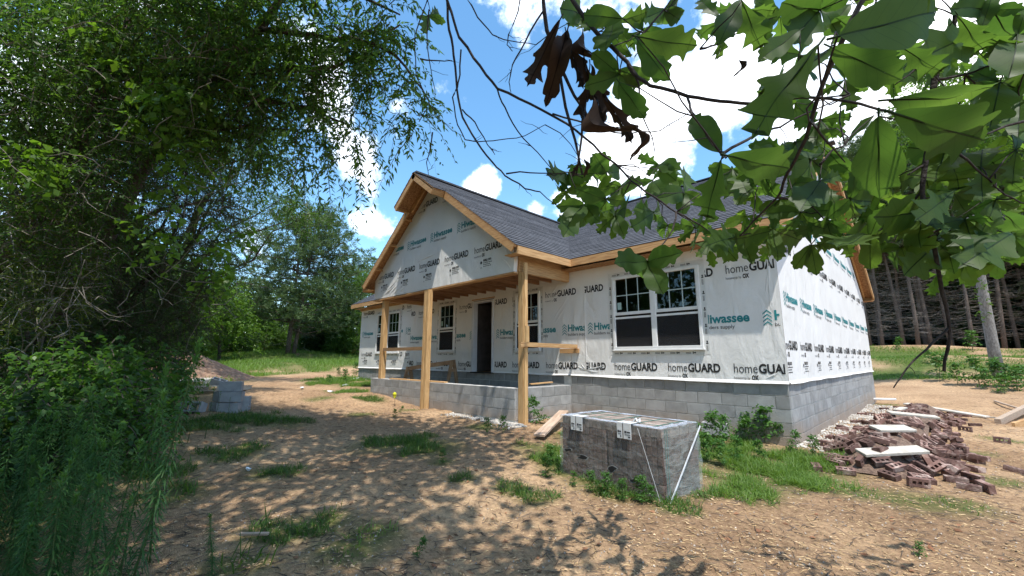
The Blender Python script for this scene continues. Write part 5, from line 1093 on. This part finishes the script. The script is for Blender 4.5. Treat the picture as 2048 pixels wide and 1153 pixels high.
DEADV = [leaf_mesh(H2, .5, .5, 8, DEADLEAF, .75), leaf_mesh(H1, .3, .7, 9, DEADLEAF, -.8)]
oak_base = CAM-fh*2.9-rh*1.3; oak_base = np.array([oak_base[0],oak_base[1],float(G(oak_base[0],oak_base[1]))])
oak = empty('oak_tree', oak_base, label='oak whose leafy boughs hang into the top right of the picture', cat='tree')
def och(nm, me, kind=None): o = obj(nm, me); o.parent = oak; o.matrix_parent_inverse = oak.matrix_basis.inverted(); return setp(o, kind=kind)
hub = CAM+fh*.1+rh*.9+np.array([0,0,3.1])
mb = MB().tube(wob(oak_base-np.array([0,0,.2]), oak_base+np.array([.3,.2,9.5]), 9, .03), rad(.27,.06,9), 12)
for e in (hub, CAM+fh*2.5-rh*2.5+np.array([0,0,6.5]), CAM+fh*1.5-rh*5+np.array([0,0,6.8]), CAM-fh*1+rh*1.5+np.array([0,0,6]), CAM+fh*3.2-rh*.5+np.array([0,0,7]), CAM-fh*5-rh*2+np.array([0,0,6]), CAM-fh*4+rh*2+np.array([0,0,6.5]), CAM-fh*2-rh*5+np.array([0,0,6])):
    mb.tube(wob(oak_base+np.array([.1,.08,3.6]), e, 7, .12), rad(.075,.02,7), 7)
och('trunk', mb.mesh('trunk', BARK, True))
n = 17500; cl = []
for k in range(260):
    cc = CAM+fh*random.uniform(-5,5.3)+rh*random.uniform(-4.9,.5)+np.array([0,0,random.uniform(5.0,8.6)]); cl.append(cc)
cl = np.array(cl); pos = np.repeat(cl, 90, 0)+rng.normal(scale=.42, size=(len(cl)*90,3)); rel = pos-CAM; zf = rel@FW; zu = rel@UP
ok_ = (zf < .3)|(zu/np.maximum(zf,.01) > .80); pos = pos[ok_]
v, f, t = leaves(pos, rng.normal(size=pos.shape)+np.array([0,0,-.4]), .18*rng.uniform(.7,1.2,len(pos)), .115, np.array([0,0,1.])+rng.normal(scale=.5,size=pos.shape))
och('crown', mesh_np('crown', v, f, LF_MID, False, np.stack([t]*3,1)), 'stuff')
# hanging boughs: twig paths as (pixel x, pixel y, distance)
TW_ = {'a': [[(1085,-10,2.0),(1105,90,1.98),(1125,180,1.95),(1150,280,1.92),(1165,350,1.9)],[(1108,110,1.97),(1140,175,1.95),(1166,225,1.92),(1160,300,1.9),(1152,352,1.9)],[(1088,20,2.0),(1050,85,2.05),(1025,130,2.1),(1018,165,2.1),(1022,185,2.1)],[(1040,0,2.1),(1017,70,2.1),(1014,90,2.12),(1025,103,2.12)],
           [(935,0,2.2),(955,35,2.2),(985,70,2.2),(1020,82,2.2),(1072,90,2.2)],[(890,-10,2.3),(903,25,2.3),(918,75,2.28),(960,132,2.25),(995,178,2.22),(1060,208,2.2),(1132,247,2.15),(1168,275,2.12),(1220,320,2.1),(1262,362,2.05),(1310,395,2.0),(1352,425,1.95),(1400,450,1.9)],
           [(893,-10,2.4),(898,60,2.4),(907,110,2.4),(914,180,2.4),(925,235,2.38),(953,283,2.36),(985,325,2.34),(1010,352,2.32),(1050,378,2.3),(1080,384,2.3)],[(855,0,2.5),(830,70,2.5),(832,150,2.5),(860,210,2.5),(880,240,2.5),(898,255,2.5)],[(858,20,2.5),(854,70,2.5),(862,140,2.5),(870,200,2.5)],[(922,100,2.3),(920,150,2.3),(915,175,2.3),(905,195,2.3),(915,250,2.3),(930,280,2.3),(955,284,2.3),(1000,280,2.3),(1050,272,2.3),(1090,250,2.3)],[(995,180,2.22),(1010,215,2.2),(1035,262,2.2),(1075,305,2.2),(1108,345,2.2)],
           [(1012,348,2.3),(1040,344,2.3),(1100,347,2.25),(1140,345,2.2)],[(865,265,2.5),(860,300,2.5),(853,325,2.5),(857,350,2.5)],[(1105,228,2.15),(1180,250,2.1),(1260,268,2.0),(1320,262,1.95),(1375,228,1.9)],[(925,220,2.35),(950,245,2.3),(975,290,2.3),(990,310,2.3)],[(840,118,2.5),(880,122,2.5),(905,122,2.5)]],
      'b': [[(1130,-20,1.7),(1180,50,1.65),(1225,95,1.62),(1255,125,1.6),(1275,155,1.58),(1300,172,1.56),(1375,193,1.5),(1440,203,1.45),(1500,208,1.4),(1540,200,1.35),(1600,195,1.3),(1660,198,1.25),(1720,208,1.2),(1785,224,1.1)],[(1375,195,1.5),(1380,215,1.45),(1400,250,1.3),(1425,290,1.25),(1443,310,1.2)],[(1255,130,1.6),(1278,170,1.6),(1280,220,1.62),(1310,305,1.65)],[(1443,310,1.2),(1520,265,1.3),(1560,255,1.32),(1625,222,1.35),(1700,190,1.4)],[(1276,78,1.5),(1310,40,1.5),(1345,-5,1.5)],[(1400,98,1.5),(1435,90,1.5)]],
      'c': [[(1740,-20,1.2),(1712,25,1.2),(1690,70,1.2),(1660,135,1.25),(1627,225,1.3),(1600,300,1.4),(1572,352,1.5),(1555,395,1.6),(1520,430,1.7),(1480,472,1.8)],[(1620,240,1.3),(1650,280,1.35),(1690,325,1.4)],[(1640,330,1.45),(1665,300,1.45),(1690,290,1.45)],[(1555,395,1.6),(1590,400,1.6),(1625,415,1.6),(1660,450,1.6)],[(1352,425,1.95),(1345,460,1.9),(1315,500,1.85),(1293,525,1.8)]],
      'd': [[(1930,-20,1.5),(1905,60,1.5),(1870,157,1.5),(1858,230,1.5),(1850,330,1.5),(1845,370,1.5),(1848,410,1.5),(1860,470,1.5),(1880,560,1.5),(1897,640,1.5),(1900,675,1.5),(1888,743,1.5)],[(1898,655,1.5),(1870,682,1.5),(1840,710,1.5),(1808,745,1.5),(1787,776,1.5)],[(1880,110,1.5),(1830,140,1.5),(1790,170,1.5)],[(1850,330,1.5),(1815,350,1.5)],[(1845,380,1.5),(1800,440,1.6),(1760,460,1.6),(1700,490,1.7)],[(1860,470,1.5),(1900,450,1.5),(1960,455,1.5),(2010,440,1.5)],[(1856,250,1.5),(1920,310,1.4),(1960,345,1.4),(2010,390,1.4),(2060,410,1.4)],[(2060,240,1.3),(1990,262,1.3),(1950,275,1.3)],[(1868,160,1.5),(1930,150,1.5),(1990,130,1.4),(2060,110,1.4)],[(1905,60,1.5),(1960,55,1.5),(2030,20,1.5)]]}
NODES = {'b': [(1285,60,62),(1440,40,70),(1490,20,70),(1240,150,60),(1560,30,62),(1600,110,58),(1545,170,46),(1590,205,48),(1330,20,55),(1230,45,62)],
  'a': [(1135,350,42),(1180,335,40),(1212,345,42),(1168,410,48),(1212,398,52),(1240,372,36),(1305,362,34),(1318,330,36),(1345,350,34),(1368,385,40),(1305,425,34),(1335,452,36),(1390,455,44),(1430,470,46),(1150,430,44),(1230,430,46),(1165,30,44),(858,32,34)],
  'c': [(1293,525,58),(1480,472,52),(1500,375,44),(1465,340,48),(1522,330,52),(1555,300,56),(1592,285,52),(1622,320,58),(1560,400,54),(1602,425,60),(1545,460,56),(1640,365,62),(1652,440,66),(1622,490,62),(1700,400,62),(1690,470,64),(1640,240,50),(1690,160,60),(1730,70,66),(1640,20,70)],
  'd': [(1740,470,66),(1780,430,66),(1802,495,66),(1842,425,66),(1872,480,66),(1905,385,72),(1930,440,70),(1962,335,72),(1992,400,72),(2022,470,72),(1892,300,62),(1850,345,60),(2032,300,74),(2000,165,72),(2035,70,74),(1962,60,74),(1850,110,62),(1790,130,60),(1935,150,66),(1985,20,74),(1780,350,60),(2040,200,70)]}
# single big leaves: (bough, base x, y, tip x, y, variant, width facing roll)
HAND = [('c',1662,95,1808,165,0,.1),('c',1675,74,1900,12,0,-.2),('d',1778,200,1990,200,2,1.0),('d',1790,228,2008,300,3,.1),('d',1757,233,1757,402,0,.1),('c',1752,228,1690,280,2,1.1),('b',1443,306,1384,226,2,.2),('b',1456,312,1600,350,3,.2),('b',1443,318,1408,442,1,.2),('b',1276,74,1402,100,3,.2),('b',1276,82,1335,160,0,.2),('b',1245,38,1164,28,2,.2),('b',1222,58,1256,122,2,.9),
  ('b',1482,2,1440,80,0,.2),('b',1484,2,1520,98,1,.15),('b',1600,62,1518,118,0,.5),('c',1636,92,1503,252,1,.5),('c',1660,97,1580,158,2,1.1),('b',1236,140,1304,166,2,.3),('b',1238,165,1290,242,0,.3),('d',1795,90,1885,150,1,.2),('d',1915,30,1965,110,1,.3),('d',1960,108,2004,152,2,.2),('d',2008,95,2040,150,2,.2),('d',1990,330,2048,390,1,.2),('d',1890,470,1900,545,4,.3),
  ('c',1650,300,1700,350,2,.4),('d',2000,420,2050,470,0,.3),('d',1985,230,2060,260,0,.2),('d',1700,10,1650,60,0,.3),('d',1800,-10,1770,70,2,.3),('d',1870,-20,1840,60,1,.4)]
BR = {}; paths = {}
nleaf = 0
for key, pls in TW_.items():
    mb = MB(); pts_all = []
    for i, pl in enumerate(pls):
        q = [P(*p) for p in pl]; dense = np.concatenate([wob(q[j], q[j+1], 4, .10)[:-1] for j in range(len(q)-1)]+[np.array(q[-1:])])
        th = (.011 if key in 'ad' and i == 0 else .0078 if i == 0 or (key == 'a' and i in (1,5,6)) else .0042)
        if pl[0][1] <= 0: dense = np.concatenate([wob(hub, dense[0], 5, .08)[:-1], dense])
        mb.tube(dense, rad(th*1.15, th*.45, len(dense)), 6); pts_all.append(dense)
        for _ in range(3 if key == 'a' else 1):    # short bare side twigs
            a = dense[random.randrange(len(dense)//2, len(dense))]; rr = topx(a)
            if rr[1] > 0: e = a+(RT*random.uniform(-1,1)+UP*random.uniform(-.9,.5))*random.uniform(.04,.16); mb.tube(wob(a, e, 4, .3), rad(.0018,.0008,4), 4)
    pts = np.concatenate(pts_all); paths[key] = pts
    lv = []
    for (px, py, s) in NODES.get(key, []):
        d = FPX*.125/s; nd = P(px, py, d); near = pts[np.linalg.norm(pts-nd, axis=1).argmin()]; mb.tube(wob(near, nd, 5, .15), rad(.003,.0016,5), 5)
        m_ = 4; a0 = random.uniform(0,6.28)
        for j in range(m_):
            a = a0+j*2*math.pi/m_+random.gauss(0,.25); L_ = s*random.uniform(.7,1.15); dd = np.array([math.cos(a), math.sin(a)*.75-.45]); dd /= np.linalg.norm(dd)
            tip = P(px+dd[0]*L_, py-dd[1]*L_, d*(1+random.uniform(-.10,.10))); lv.append((nd, tip, random.randrange(7), random.gauss(0,.42), LEAFV))
    for h in HAND:
        if h[0] != key: continue
        L_ = math.hypot(h[3]-h[1],h[4]-h[2]); d = max(.5, FPX*.15/L_); b_ = P(h[1],h[2],d); tip = P(h[3],h[4],d*random.uniform(.96,1.06)); near = pts[np.linalg.norm(pts-b_, axis=1).argmin()]; mb.tube(wob(near, b_, 5, .12), rad(.0028,.0014,5), 5); lv.append((b_, tip, h[5], h[6], LEAFV))
    if key == 'a':
        for (x0,y0,x1,y1,k) in ((1120,40,1062,150,0),(1135,60,1100,185,1),(1132,65,1148,165,0),(1165,60,1180,130,1),(1168,115,1185,240,0),(1185,190,1235,290,1),(1205,180,1245,285,0),(1275,255,1285,312,1),(1160,320,1150,352,0),(1168,318,1176,350,1),(1478,118,1484,150,1),(1180,130,1195,230,0)):
            lv.append((P(x0,y0,1.85), P(x1,y1,1.85), k, random.gauss(0,.8), DEADV))
    bo = och('bough', mb.mesh('bough', OAKTWIG, True))
    for b_, tip, var, roll, LS in lv:
        if nleaf >= 335: break
        Y = Vector(tip-b_); L_ = Y.length; Y.normalize(); N_ = Vector(CAM-b_).normalized(); N_ = (N_-Y*N_.dot(Y)).normalized(); X_ = Y.cross(N_); 
        Nr = (N_*math.cos(roll)+X_*math.sin(roll)).normalized(); X_ = Y.cross(Nr).normalized()
        me = LS[var % len(LS)]; o = bpy.data.objects.new('leaf', me); link(o); o.parent = bo
        o.matrix_parent_inverse = Matrix.Identity(4)
        mw = Matrix(((X_.x*L_,Y.x*L_,Nr.x*L_,b_[0]),(X_.y*L_,Y.y*L_,Nr.y*L_,b_[1]),(X_.z*L_,Y.z*L_,Nr.z*L_,b_[2]),(0,0,0,1)))
        o.matrix_basis = mw   # bough carries no transform of its own beyond the tree's, which its inverse cancels
        if LS is DEADV: o['label'] = 'curled dry brown leaf'
        nleaf += 1
# smaller leaves of the same boughs, too many to tell apart
SV = []; SF = []; sn = 0
src = [(np.array([v.co for v in m_.vertices]), [tuple(p.vertices) for p in m_.polygons]) for m_ in LEAFV[:4]]
for (x0,x1,y0,y1,dd0,dd1,ncl) in ((1690,2060,330,470,1.9,2.8,16),(1860,2070,440,560,1.7,2.4,10),(1500,1720,280,420,2.0,2.6,6),(1880,2070,-10,330,1.8,2.6,7),(1120,1240,340,450,2.3,2.6,5),(1360,1560,430,500,2.1,2.6,7),(1560,1760,-20,60,1.7,2.2,2)):
    for _ in range(ncl):
        px, py, d = random.uniform(x0,x1), random.uniform(y0,y1), random.uniform(dd0,dd1); nd = P(px,py,d); a0 = random.uniform(0,6.28)
        for j in range(4):
            a = a0+j*1.57+random.gauss(0,.3); L_ = random.uniform(.085,.135); Y = RT*math.cos(a)+UP*(math.sin(a)*.75-.45)+FW*random.uniform(-.6,.6); Y /= np.linalg.norm(Y); N_ = unit(CAM-nd)+rng.normal(scale=.6,size=3); N_ -= Y*(N_@Y); N_ /= np.linalg.norm(N_); X_ = np.cross(Y,N_); vv, ff = src[random.randrange(4)]
            SV.append(nd+(vv[:,:1]*X_+vv[:,1:2]*Y+vv[:,2:]*N_)*L_); SF += [tuple(sn+i for i in p) for p in ff]; sn += len(vv)
och('leaf_mass', mesh_np('leaf_mass', np.concatenate(SV), SF, leafmat('oak_leaf_sunlit', (.06,.12,.024), (.13,.21,.040), .66, .45, .3, veins=False), True, np.repeat(rng.random((len(SV),1)),[len(q) for q in SV],0)*np.ones((1,3))), 'stuff')  # paler copy of the oak leaf: sunlit look put into the colour
# ------------------------------------------------------------------ horseweed stalks
HW = leafmat('horseweed_leaf', (.032,.10,.034), (.10,.21,.05), .42, .5); HWS = mat('horseweed_stem', (.05,.09,.03), (.11,.15,.05), .8)
def ribbon(b, d, ln, wd, droop, t):
    n = len(b); d = unit(d); s = unit(np.cross(d, np.array([0,0,1.])+rng.normal(scale=.15,size=(n,3)))); ln = np.broadcast_to(ln,(n,))[:,None]; wd = np.broadcast_to(wd,(n,))[:,None]; droop = np.broadcast_to(droop,(n,))[:,None]
    z = np.array([0,0,1.]); m1 = b+d*ln*.5-z*ln*droop*.25; e = b+d*ln-z*ln*droop
    v = np.stack([b-s*wd*.3, b+s*wd*.3, m1-s*wd*.5, m1+s*wd*.5, e-s*wd*.08, e+s*wd*.08],1).reshape(-1,3); i = np.arange(n)*6
    f = np.concatenate([np.stack([i,i+1,i+3,i+2],1), np.stack([i+2,i+3,i+5,i+4],1)]); return v, f, np.repeat(t,6)
def horseweed(h, n, seed, ln=.10):
    global rng; keep = rng; rng = np.random.default_rng(seed); st_ = wob((0,0,-.03),(rng.normal()*.06*h,rng.normal()*.06*h,h),8,.03); mb = MB().tube(st_, rad(.006,.002,8), 5)
    t = .06+.94*np.sort(rng.random(n)**.8); i = t*7; k = np.minimum(6,i.astype(int)); b = st_[k]+(st_[k+1]-st_[k])*(i-k)[:,None]; az = np.arange(n)*2.4+rng.normal(scale=.2,size=n)
    el = np.where(t > .9, .9+rng.random(n)*.6, .45); d = np.stack([np.cos(az),np.sin(az),el],1); L_ = ln*(1-.55*t**3)*rng.uniform(.7,1.2,n); dr = np.where(t > .9, .1, .55+.5*(1-t)); v,f,tt = ribbon(b, d, L_, ln*.105, dr, np.clip(.15+.5*t+.5*(t>.92)+rng.normal(scale=.12,size=n),0,1))
    rng = keep; return mb.mesh('stem', HWS, True), mesh_np('foliage', v, f, HW, False, np.stack([tt]*3,1))
HWP = [horseweed(1., 210, s) for s in (1,2,3,4)]+[horseweed(1., 300, 5, .085), horseweed(1., 90, 6, .07)]
def put_hw(base, h, k, lb, group, tilt=(0,0)):
    r = empty('horseweed', base, random.uniform(0,6.28), label=lb, cat='weed', group=group); r.rotation_euler = (tilt[0],tilt[1],random.uniform(0,6.28)); r.scale = (h**.5,h**.5,h)
    obj('stem', HWP[k][0], r); setp(obj('foliage', HWP[k][1], r), kind='stuff')
def gp(lat, dep): q = CAM+rh*lat+fh*dep; return np.array([q[0],q[1],float(gz(q[0],q[1]))])
for k in range(105):
    dep = random.uniform(2.5,4.9); lat = -random.uniform(.90,1.34)*dep+random.uniform(-.3,.12)
    put_hw(gp(lat, dep), random.uniform(.5,.95), k%4, 'knee-high horseweed stalk in the dense stand at the lower left', 'dense horseweed stand')
for px, py, h, lb, k in ((262,1175,1.62,'tallest horseweed stalk, its tip before the dirt mound',4),(235,1165,1.45,'tall horseweed just left of the tallest one',4),(300,1120,1.25,'slim horseweed leaning over towards the bare dirt',1),(215,1120,1.3,'horseweed with yellowed stem by the edge of the dirt',2),(205,1180,.9,'bushy horseweed at the edge of the stand, bottom left',0),(180,1175,1.0,'full horseweed in front of the stand',3)):
    g_ = ground_at(px, min(py,1250)); put_hw(g_, h, k, lb, 'tall horseweeds', (.13*math.cos(1), .16))
for px, py, h, lb in ((410,875,.75,'thin horseweed in front of the tipped concrete block'),(425,860,.6,'thin horseweed beside the concrete block group'),(375,885,.8,'thin horseweed left of the tipped concrete block'),(350,930,.75,'sparse horseweed alone on the dirt left of centre'),(455,850,.45,'small horseweed right of the concrete blocks')): put_hw(ground_at(px,py), h, 5, lb, 'thin horseweeds by the blocks')
put_hw(ground_at(425,1165), .42, 4, 'young horseweed shoot at the bottom edge', None)
# ------------------------------------------------------------------ leafy weeds
WEEDM = leafmat('weed_leaf', (.035,.10,.022), (.10,.22,.045), .4)
def weed(h, n, seed, ll, lw):
    global rng; keep = rng; rng = np.random.default_rng(seed); F = Foliage(); st_ = wob((0,0,-.02),(rng.normal()*.05,rng.normal()*.05,h),6,.06); mb = MB().tube(st_, rad(.005,.002,6), 5)
    t = rng.uniform(.1,1,n); o = st_[0]+(st_[-1]-st_[0])*t[:,None]; az = np.arange(n)*2.4; d = np.stack([np.cos(az),np.sin(az),.6+.6*t],1); F.add(*sprays(o, d, h*.48*(1.1-.6*t), 9, ll, lw, .35)); rng = keep
    return mb.mesh('stem', HWS, True), F.mesh('foliage', WEEDM)
WP = [weed(.5,44,1,.06,.026), weed(.45,36,2,.05,.03), weed(.35,30,3,.055,.022)]
def put_weed(px, py, s, k, lb, group, base=None):
    q = ground_at(px,py) if base is None else base; r = empty('weed', q, random.uniform(0,6.28), label=lb, cat='weed', group=group); r.scale = (s,)*3; obj('stem', WP[k][0], r); setp(obj('foliage', WP[k][1], r), kind='stuff')
for px,py,s,lb in ((1083,848,1.35,'tall leafy weed beside the right porch post'),(1148,822,.9,'weed in the corner of porch and foundation'),(975,868,.55,'small weed on the gravel before the porch wall'),(1005,868,.6,'small weed right before the porch corner'),(1172,815,.6,'small weed by the wall behind the brick pack'),(738,750,1.0,'weed at the left wing foundation'),(760,760,.9,'weed beside the left porch corner'),(725,745,1.1,'tall weed at the left house corner'),(885,930,.35,'small tuft weed in the middle of the dirt'),(800,828,.4,'small weed near the marker flag'),(1840,1118,.25,'tiny weed at the lower right on bare dirt'),(835,1120,.35,'young broad-leaved seedling at the bottom centre'),(790,838,.35,'small weed left of the middle post'),(660,770,.9,'weed at the drive edge left of the porch'),(690,765,1.0,'weed in the grass just left of the porch wall'),(712,752,1.2,'tall weed before the left wing window'),(676,752,1.0,'weed in the grass tongue beside the drive')): put_weed(px,py,s,random.randrange(3),lb,None)
put_weed(0,0,.8,0,'weed growing inside the porch walls',None,np.array([-8.0,-1.2,-.72]))
for px,py,s in ((1400,905,.8),(1425,895,1.0),(1450,890,.95),(1475,888,1.1),(1500,885,1.0),(1530,890,1.25),(1560,890,.9),(1590,905,.75),(1415,925,.8),(1445,930,.7),(1480,925,.8),(1520,920,.7),(1630,915,.6)): put_weed(px,py,s,random.randrange(3),'leafy weed in the green strip between brick pack and house corner','weeds right of the brick pack')
for px,py,s in ((1118,945,.5),(1100,935,.6),(1095,958,.5),(1150,975,.4),(1185,985,.42),(1215,995,.5),(1245,1003,.4),(1285,1008,.5),(1305,1012,.35),(1205,990,.35)): put_weed(px,py,s,random.randrange(3),'leafy weed at the near foot of the brick pack','weeds at the near foot of the brick pack')
for px,py,s in ((1880,765,2.2),(1915,770,1.8),(1960,772,2.0),(2010,790,1.9),(2035,785,1.7),(1990,775,2.0),(1975,782,1.6),(2020,778,1.8),(1800,700,2.2),(1945,700,2.6),(1870,730,1.8),(2045,775,1.7)): put_weed(px,py,s,random.randrange(3),'bushy weed in the right clearing near the pale trunk','weeds in the right clearing')
# ------------------------------------------------------------------ grass
GR = leafmat('grass_blade', (.038,.10,.018), (.16,.26,.055), .45, .5)
def blades(name, pts, h, w, lb, tint=None, spread=.55):
    n = len(pts); d = np.stack([rng.normal(scale=spread,size=n),rng.normal(scale=spread,size=n),np.ones(n)],1); t = np.clip(rng.normal(.45,.22,n) if tint is None else tint,0,1)
    v,f,tt = ribbon(pts, d, h, w, rng.uniform(.1,.6,n), t); obj(name, mesh_np(name, v, f, GR, False, np.stack([tt]*3,1)), label=lb, cat='grass', kind='stuff')
pp = []; hh = []; ti = []
for q, r_, ty in PPOS:
    dn, hm, tm = {'d':(2300,.12,.30),'l':(3600,.13,.78),'s':(420,.06,.45),'y':(700,.10,.95)}[ty]; n = int(dn*r_*r_*3.1); a = rng.uniform(0,6.28,n); rr = r_*np.sqrt(rng.random(n)); x = q[0]+np.cos(a)*rr; y = q[1]+np.sin(a)*rr
    k_ = (vnoise(x,y,3.2,51)*.7+vnoise(x,y,8,52)*.3 > .34+.42*(rr/r_)**2)&~((y > -.03)&(x < .03))&~((x > PX0)&(x < PX1)&(y > -PD-.05)&(y < .1)); x = x[k_]; y = y[k_]; pp.append(np.stack([x,y,gz(x,y)-.005],1)); hh.append(hm*rng.uniform(.4,1.5,len(x))); ti.append(np.clip(rng.normal(tm,.18,len(x)),0,1))
blades('grass', np.concatenate(pp), np.concatenate(hh), .007, 'tufts of grass scattered over the bare dirt around the brick pack', np.concatenate(ti), .75)
def field(n, x0,x1,y0,y1, h, w, name, lb, tm=.5, thr=.4):
    x = rng.uniform(x0,x1,n); y = rng.uniform(y0,y1,n); g = grassiness(x,y); px,py,d = pixfield(x,y); k_ = (g > thr+rng.random(n)*.5)&(d > 1)&(px > -900)&(px < 3000); x = x[k_]; y = y[k_]; cl_ = vnoise(x,y,.5,61)
    blades(name, np.stack([x,y,gz(x,y)-.02],1), h*rng.uniform(.4,1.3,len(x))*(.5+cl_), w, lb, np.clip(rng.normal(tm,.2,len(x))+(cl_-.5)*.5,0,1), .5)
field(190000, -50,-13,-14,12, .26, .022, 'meadow_grass', 'green meadow grass between the drive and the pine', .8)
field(110000, -6,16,15,40, .17, .024, 'clearing_grass', 'green grass in the clearing before the dark wood', .66)
field(40000, -14,0,-15,-6.5, .26, .011, 'verge_grass', 'long grass among the weeds of the shaded left verge', .3)
# ------------------------------------------------------------------ litter on the dirt
def scatter(n, d0, d1, lo=-1.35, hi=1.35):
    dep = d0+(d1-d0)*rng.random(n)**1.6; lat = rng.uniform(lo,hi,n)*dep; x = CAM[0]+fh[0]*dep+rh[0]*lat; y = CAM[1]+fh[1]*dep+rh[1]*lat
    k_ = ~((y > -.05)&(x < .05))&~((x > PX0-.05)&(x < PX1+.05)&(y > -PD-.05)); return x[k_], y[k_]
def litter(name, n, d1, ln, wd, th, m_, lb, d0=2.6, lift=.006, clump=0):
    x, y = scatter(n, d0, d1)
    if clump: k_ = vnoise(x,y,.8,71) > clump; x = x[k_]; y = y[k_]
    n = len(x); a = rng.uniform(0,6.28,n); L_ = ln*rng.uniform(.3,1.5,n)[:,None]; w_ = wd*rng.uniform(.6,1.4,n)[:,None]; d = np.stack([np.cos(a),np.sin(a),rng.normal(scale=.08,size=n)],1); s = np.stack([-np.sin(a),np.cos(a),rng.normal(scale=.2,size=n)],1); b = np.stack([x,y,gz(x,y)+lift],1); up = np.array([0,0,1.])*th; bend = s*rng.normal(scale=.18,size=(n,1))*L_
    v = np.stack([b-d*L_*.5, b+bend*.5+s*w_*.5, b+d*L_*.5, b+bend*.5-s*w_*.5, b+bend*.5+up],1).reshape(-1,3); i = np.arange(n)*5; f = np.concatenate([np.stack([i,i+1,i+4],1),np.stack([i+1,i+2,i+4],1),np.stack([i+2,i+3,i+4],1),np.stack([i+3,i,i+4],1)]); t = np.repeat(rng.uniform(.55,1.3,n),5)
    obj(name, mesh_np(name, v, f, m_, False, np.stack([t]*3,1)), label=lb, cat='litter', kind='stuff')
litter('straw', 22000, 15, .055, .005, .003, mat('straw', (.38,.25,.12), (.55,.40,.22), .9, 5, tint=True), 'straw and wood shavings strewn over the dirt')
litter('twigs', 9000, 14, .15, .006, .006, mat('ground_twig', (.06,.042,.032), (.19,.14,.10), .95, 5, tint=True), 'dark twigs and roots lying on the dirt')
litter('wood_chips', 9000, 11, .03, .016, .006, mat('chip', (.30,.19,.10), (.52,.37,.22), .9, 5, tint=True), 'wood chips and clods on the dirt')
litter('dry_leaves', 420, 10, .06, .035, .012, mat('dry_leaf', (.16,.07,.035), (.28,.15,.08), .9, 5, tint=True), 'fallen dry brown leaves on the dirt')
litter('pebbles', 3500, 12, .018, .014, .010, mat('pebble', (.22,.18,.15), (.42,.36,.30), .9, 5, tint=True), 'small pebbles on the dirt')
def gravel(n):
    x = np.concatenate([rng.uniform(.02,.75,n)**1.3, rng.uniform(-6.2,PX1+.35,n//5), rng.uniform(PX1-.6,PX1+.35,n//3)]); y = np.concatenate([rng.uniform(.0,9,n), rng.normal(-PD-.14,.08,n//5), rng.normal(-PD-.18,.12,n//3)]); k_ = (x > 0)|(y < -PD-.01); x = x[k_]; y = y[k_]; n = len(x); s = rng.uniform(.008,.024,(n,1)); c = np.stack([x,y,gz(x,y)+.006],1)
    dirs = np.array([(1,0,0),(0,1,0),(-1,0,0),(0,-1,0),(0,0,1),(0,0,-1.)]); v = (c[:,None]+dirs[None]*s[:,None]*rng.uniform(.6,1.3,(n,6,1))).reshape(-1,3); i = np.arange(n)*6
    f = np.concatenate([np.stack([i+a,i+b,i+c_],1) for a,b,c_ in ((0,1,4),(1,2,4),(2,3,4),(3,0,4),(1,0,5),(2,1,5),(3,2,5),(0,3,5))]); t = np.repeat(rng.uniform(.7,1.1,n),6)
    obj('gravel', mesh_np('gravel', v, f, mat('white_gravel', (.36,.32,.27), (.60,.57,.52), .9, 5, tint=True), False, np.stack([t]*3,1)), label='pale drainage gravel along the foundation', cat='gravel', kind='stuff')
gravel(4200)
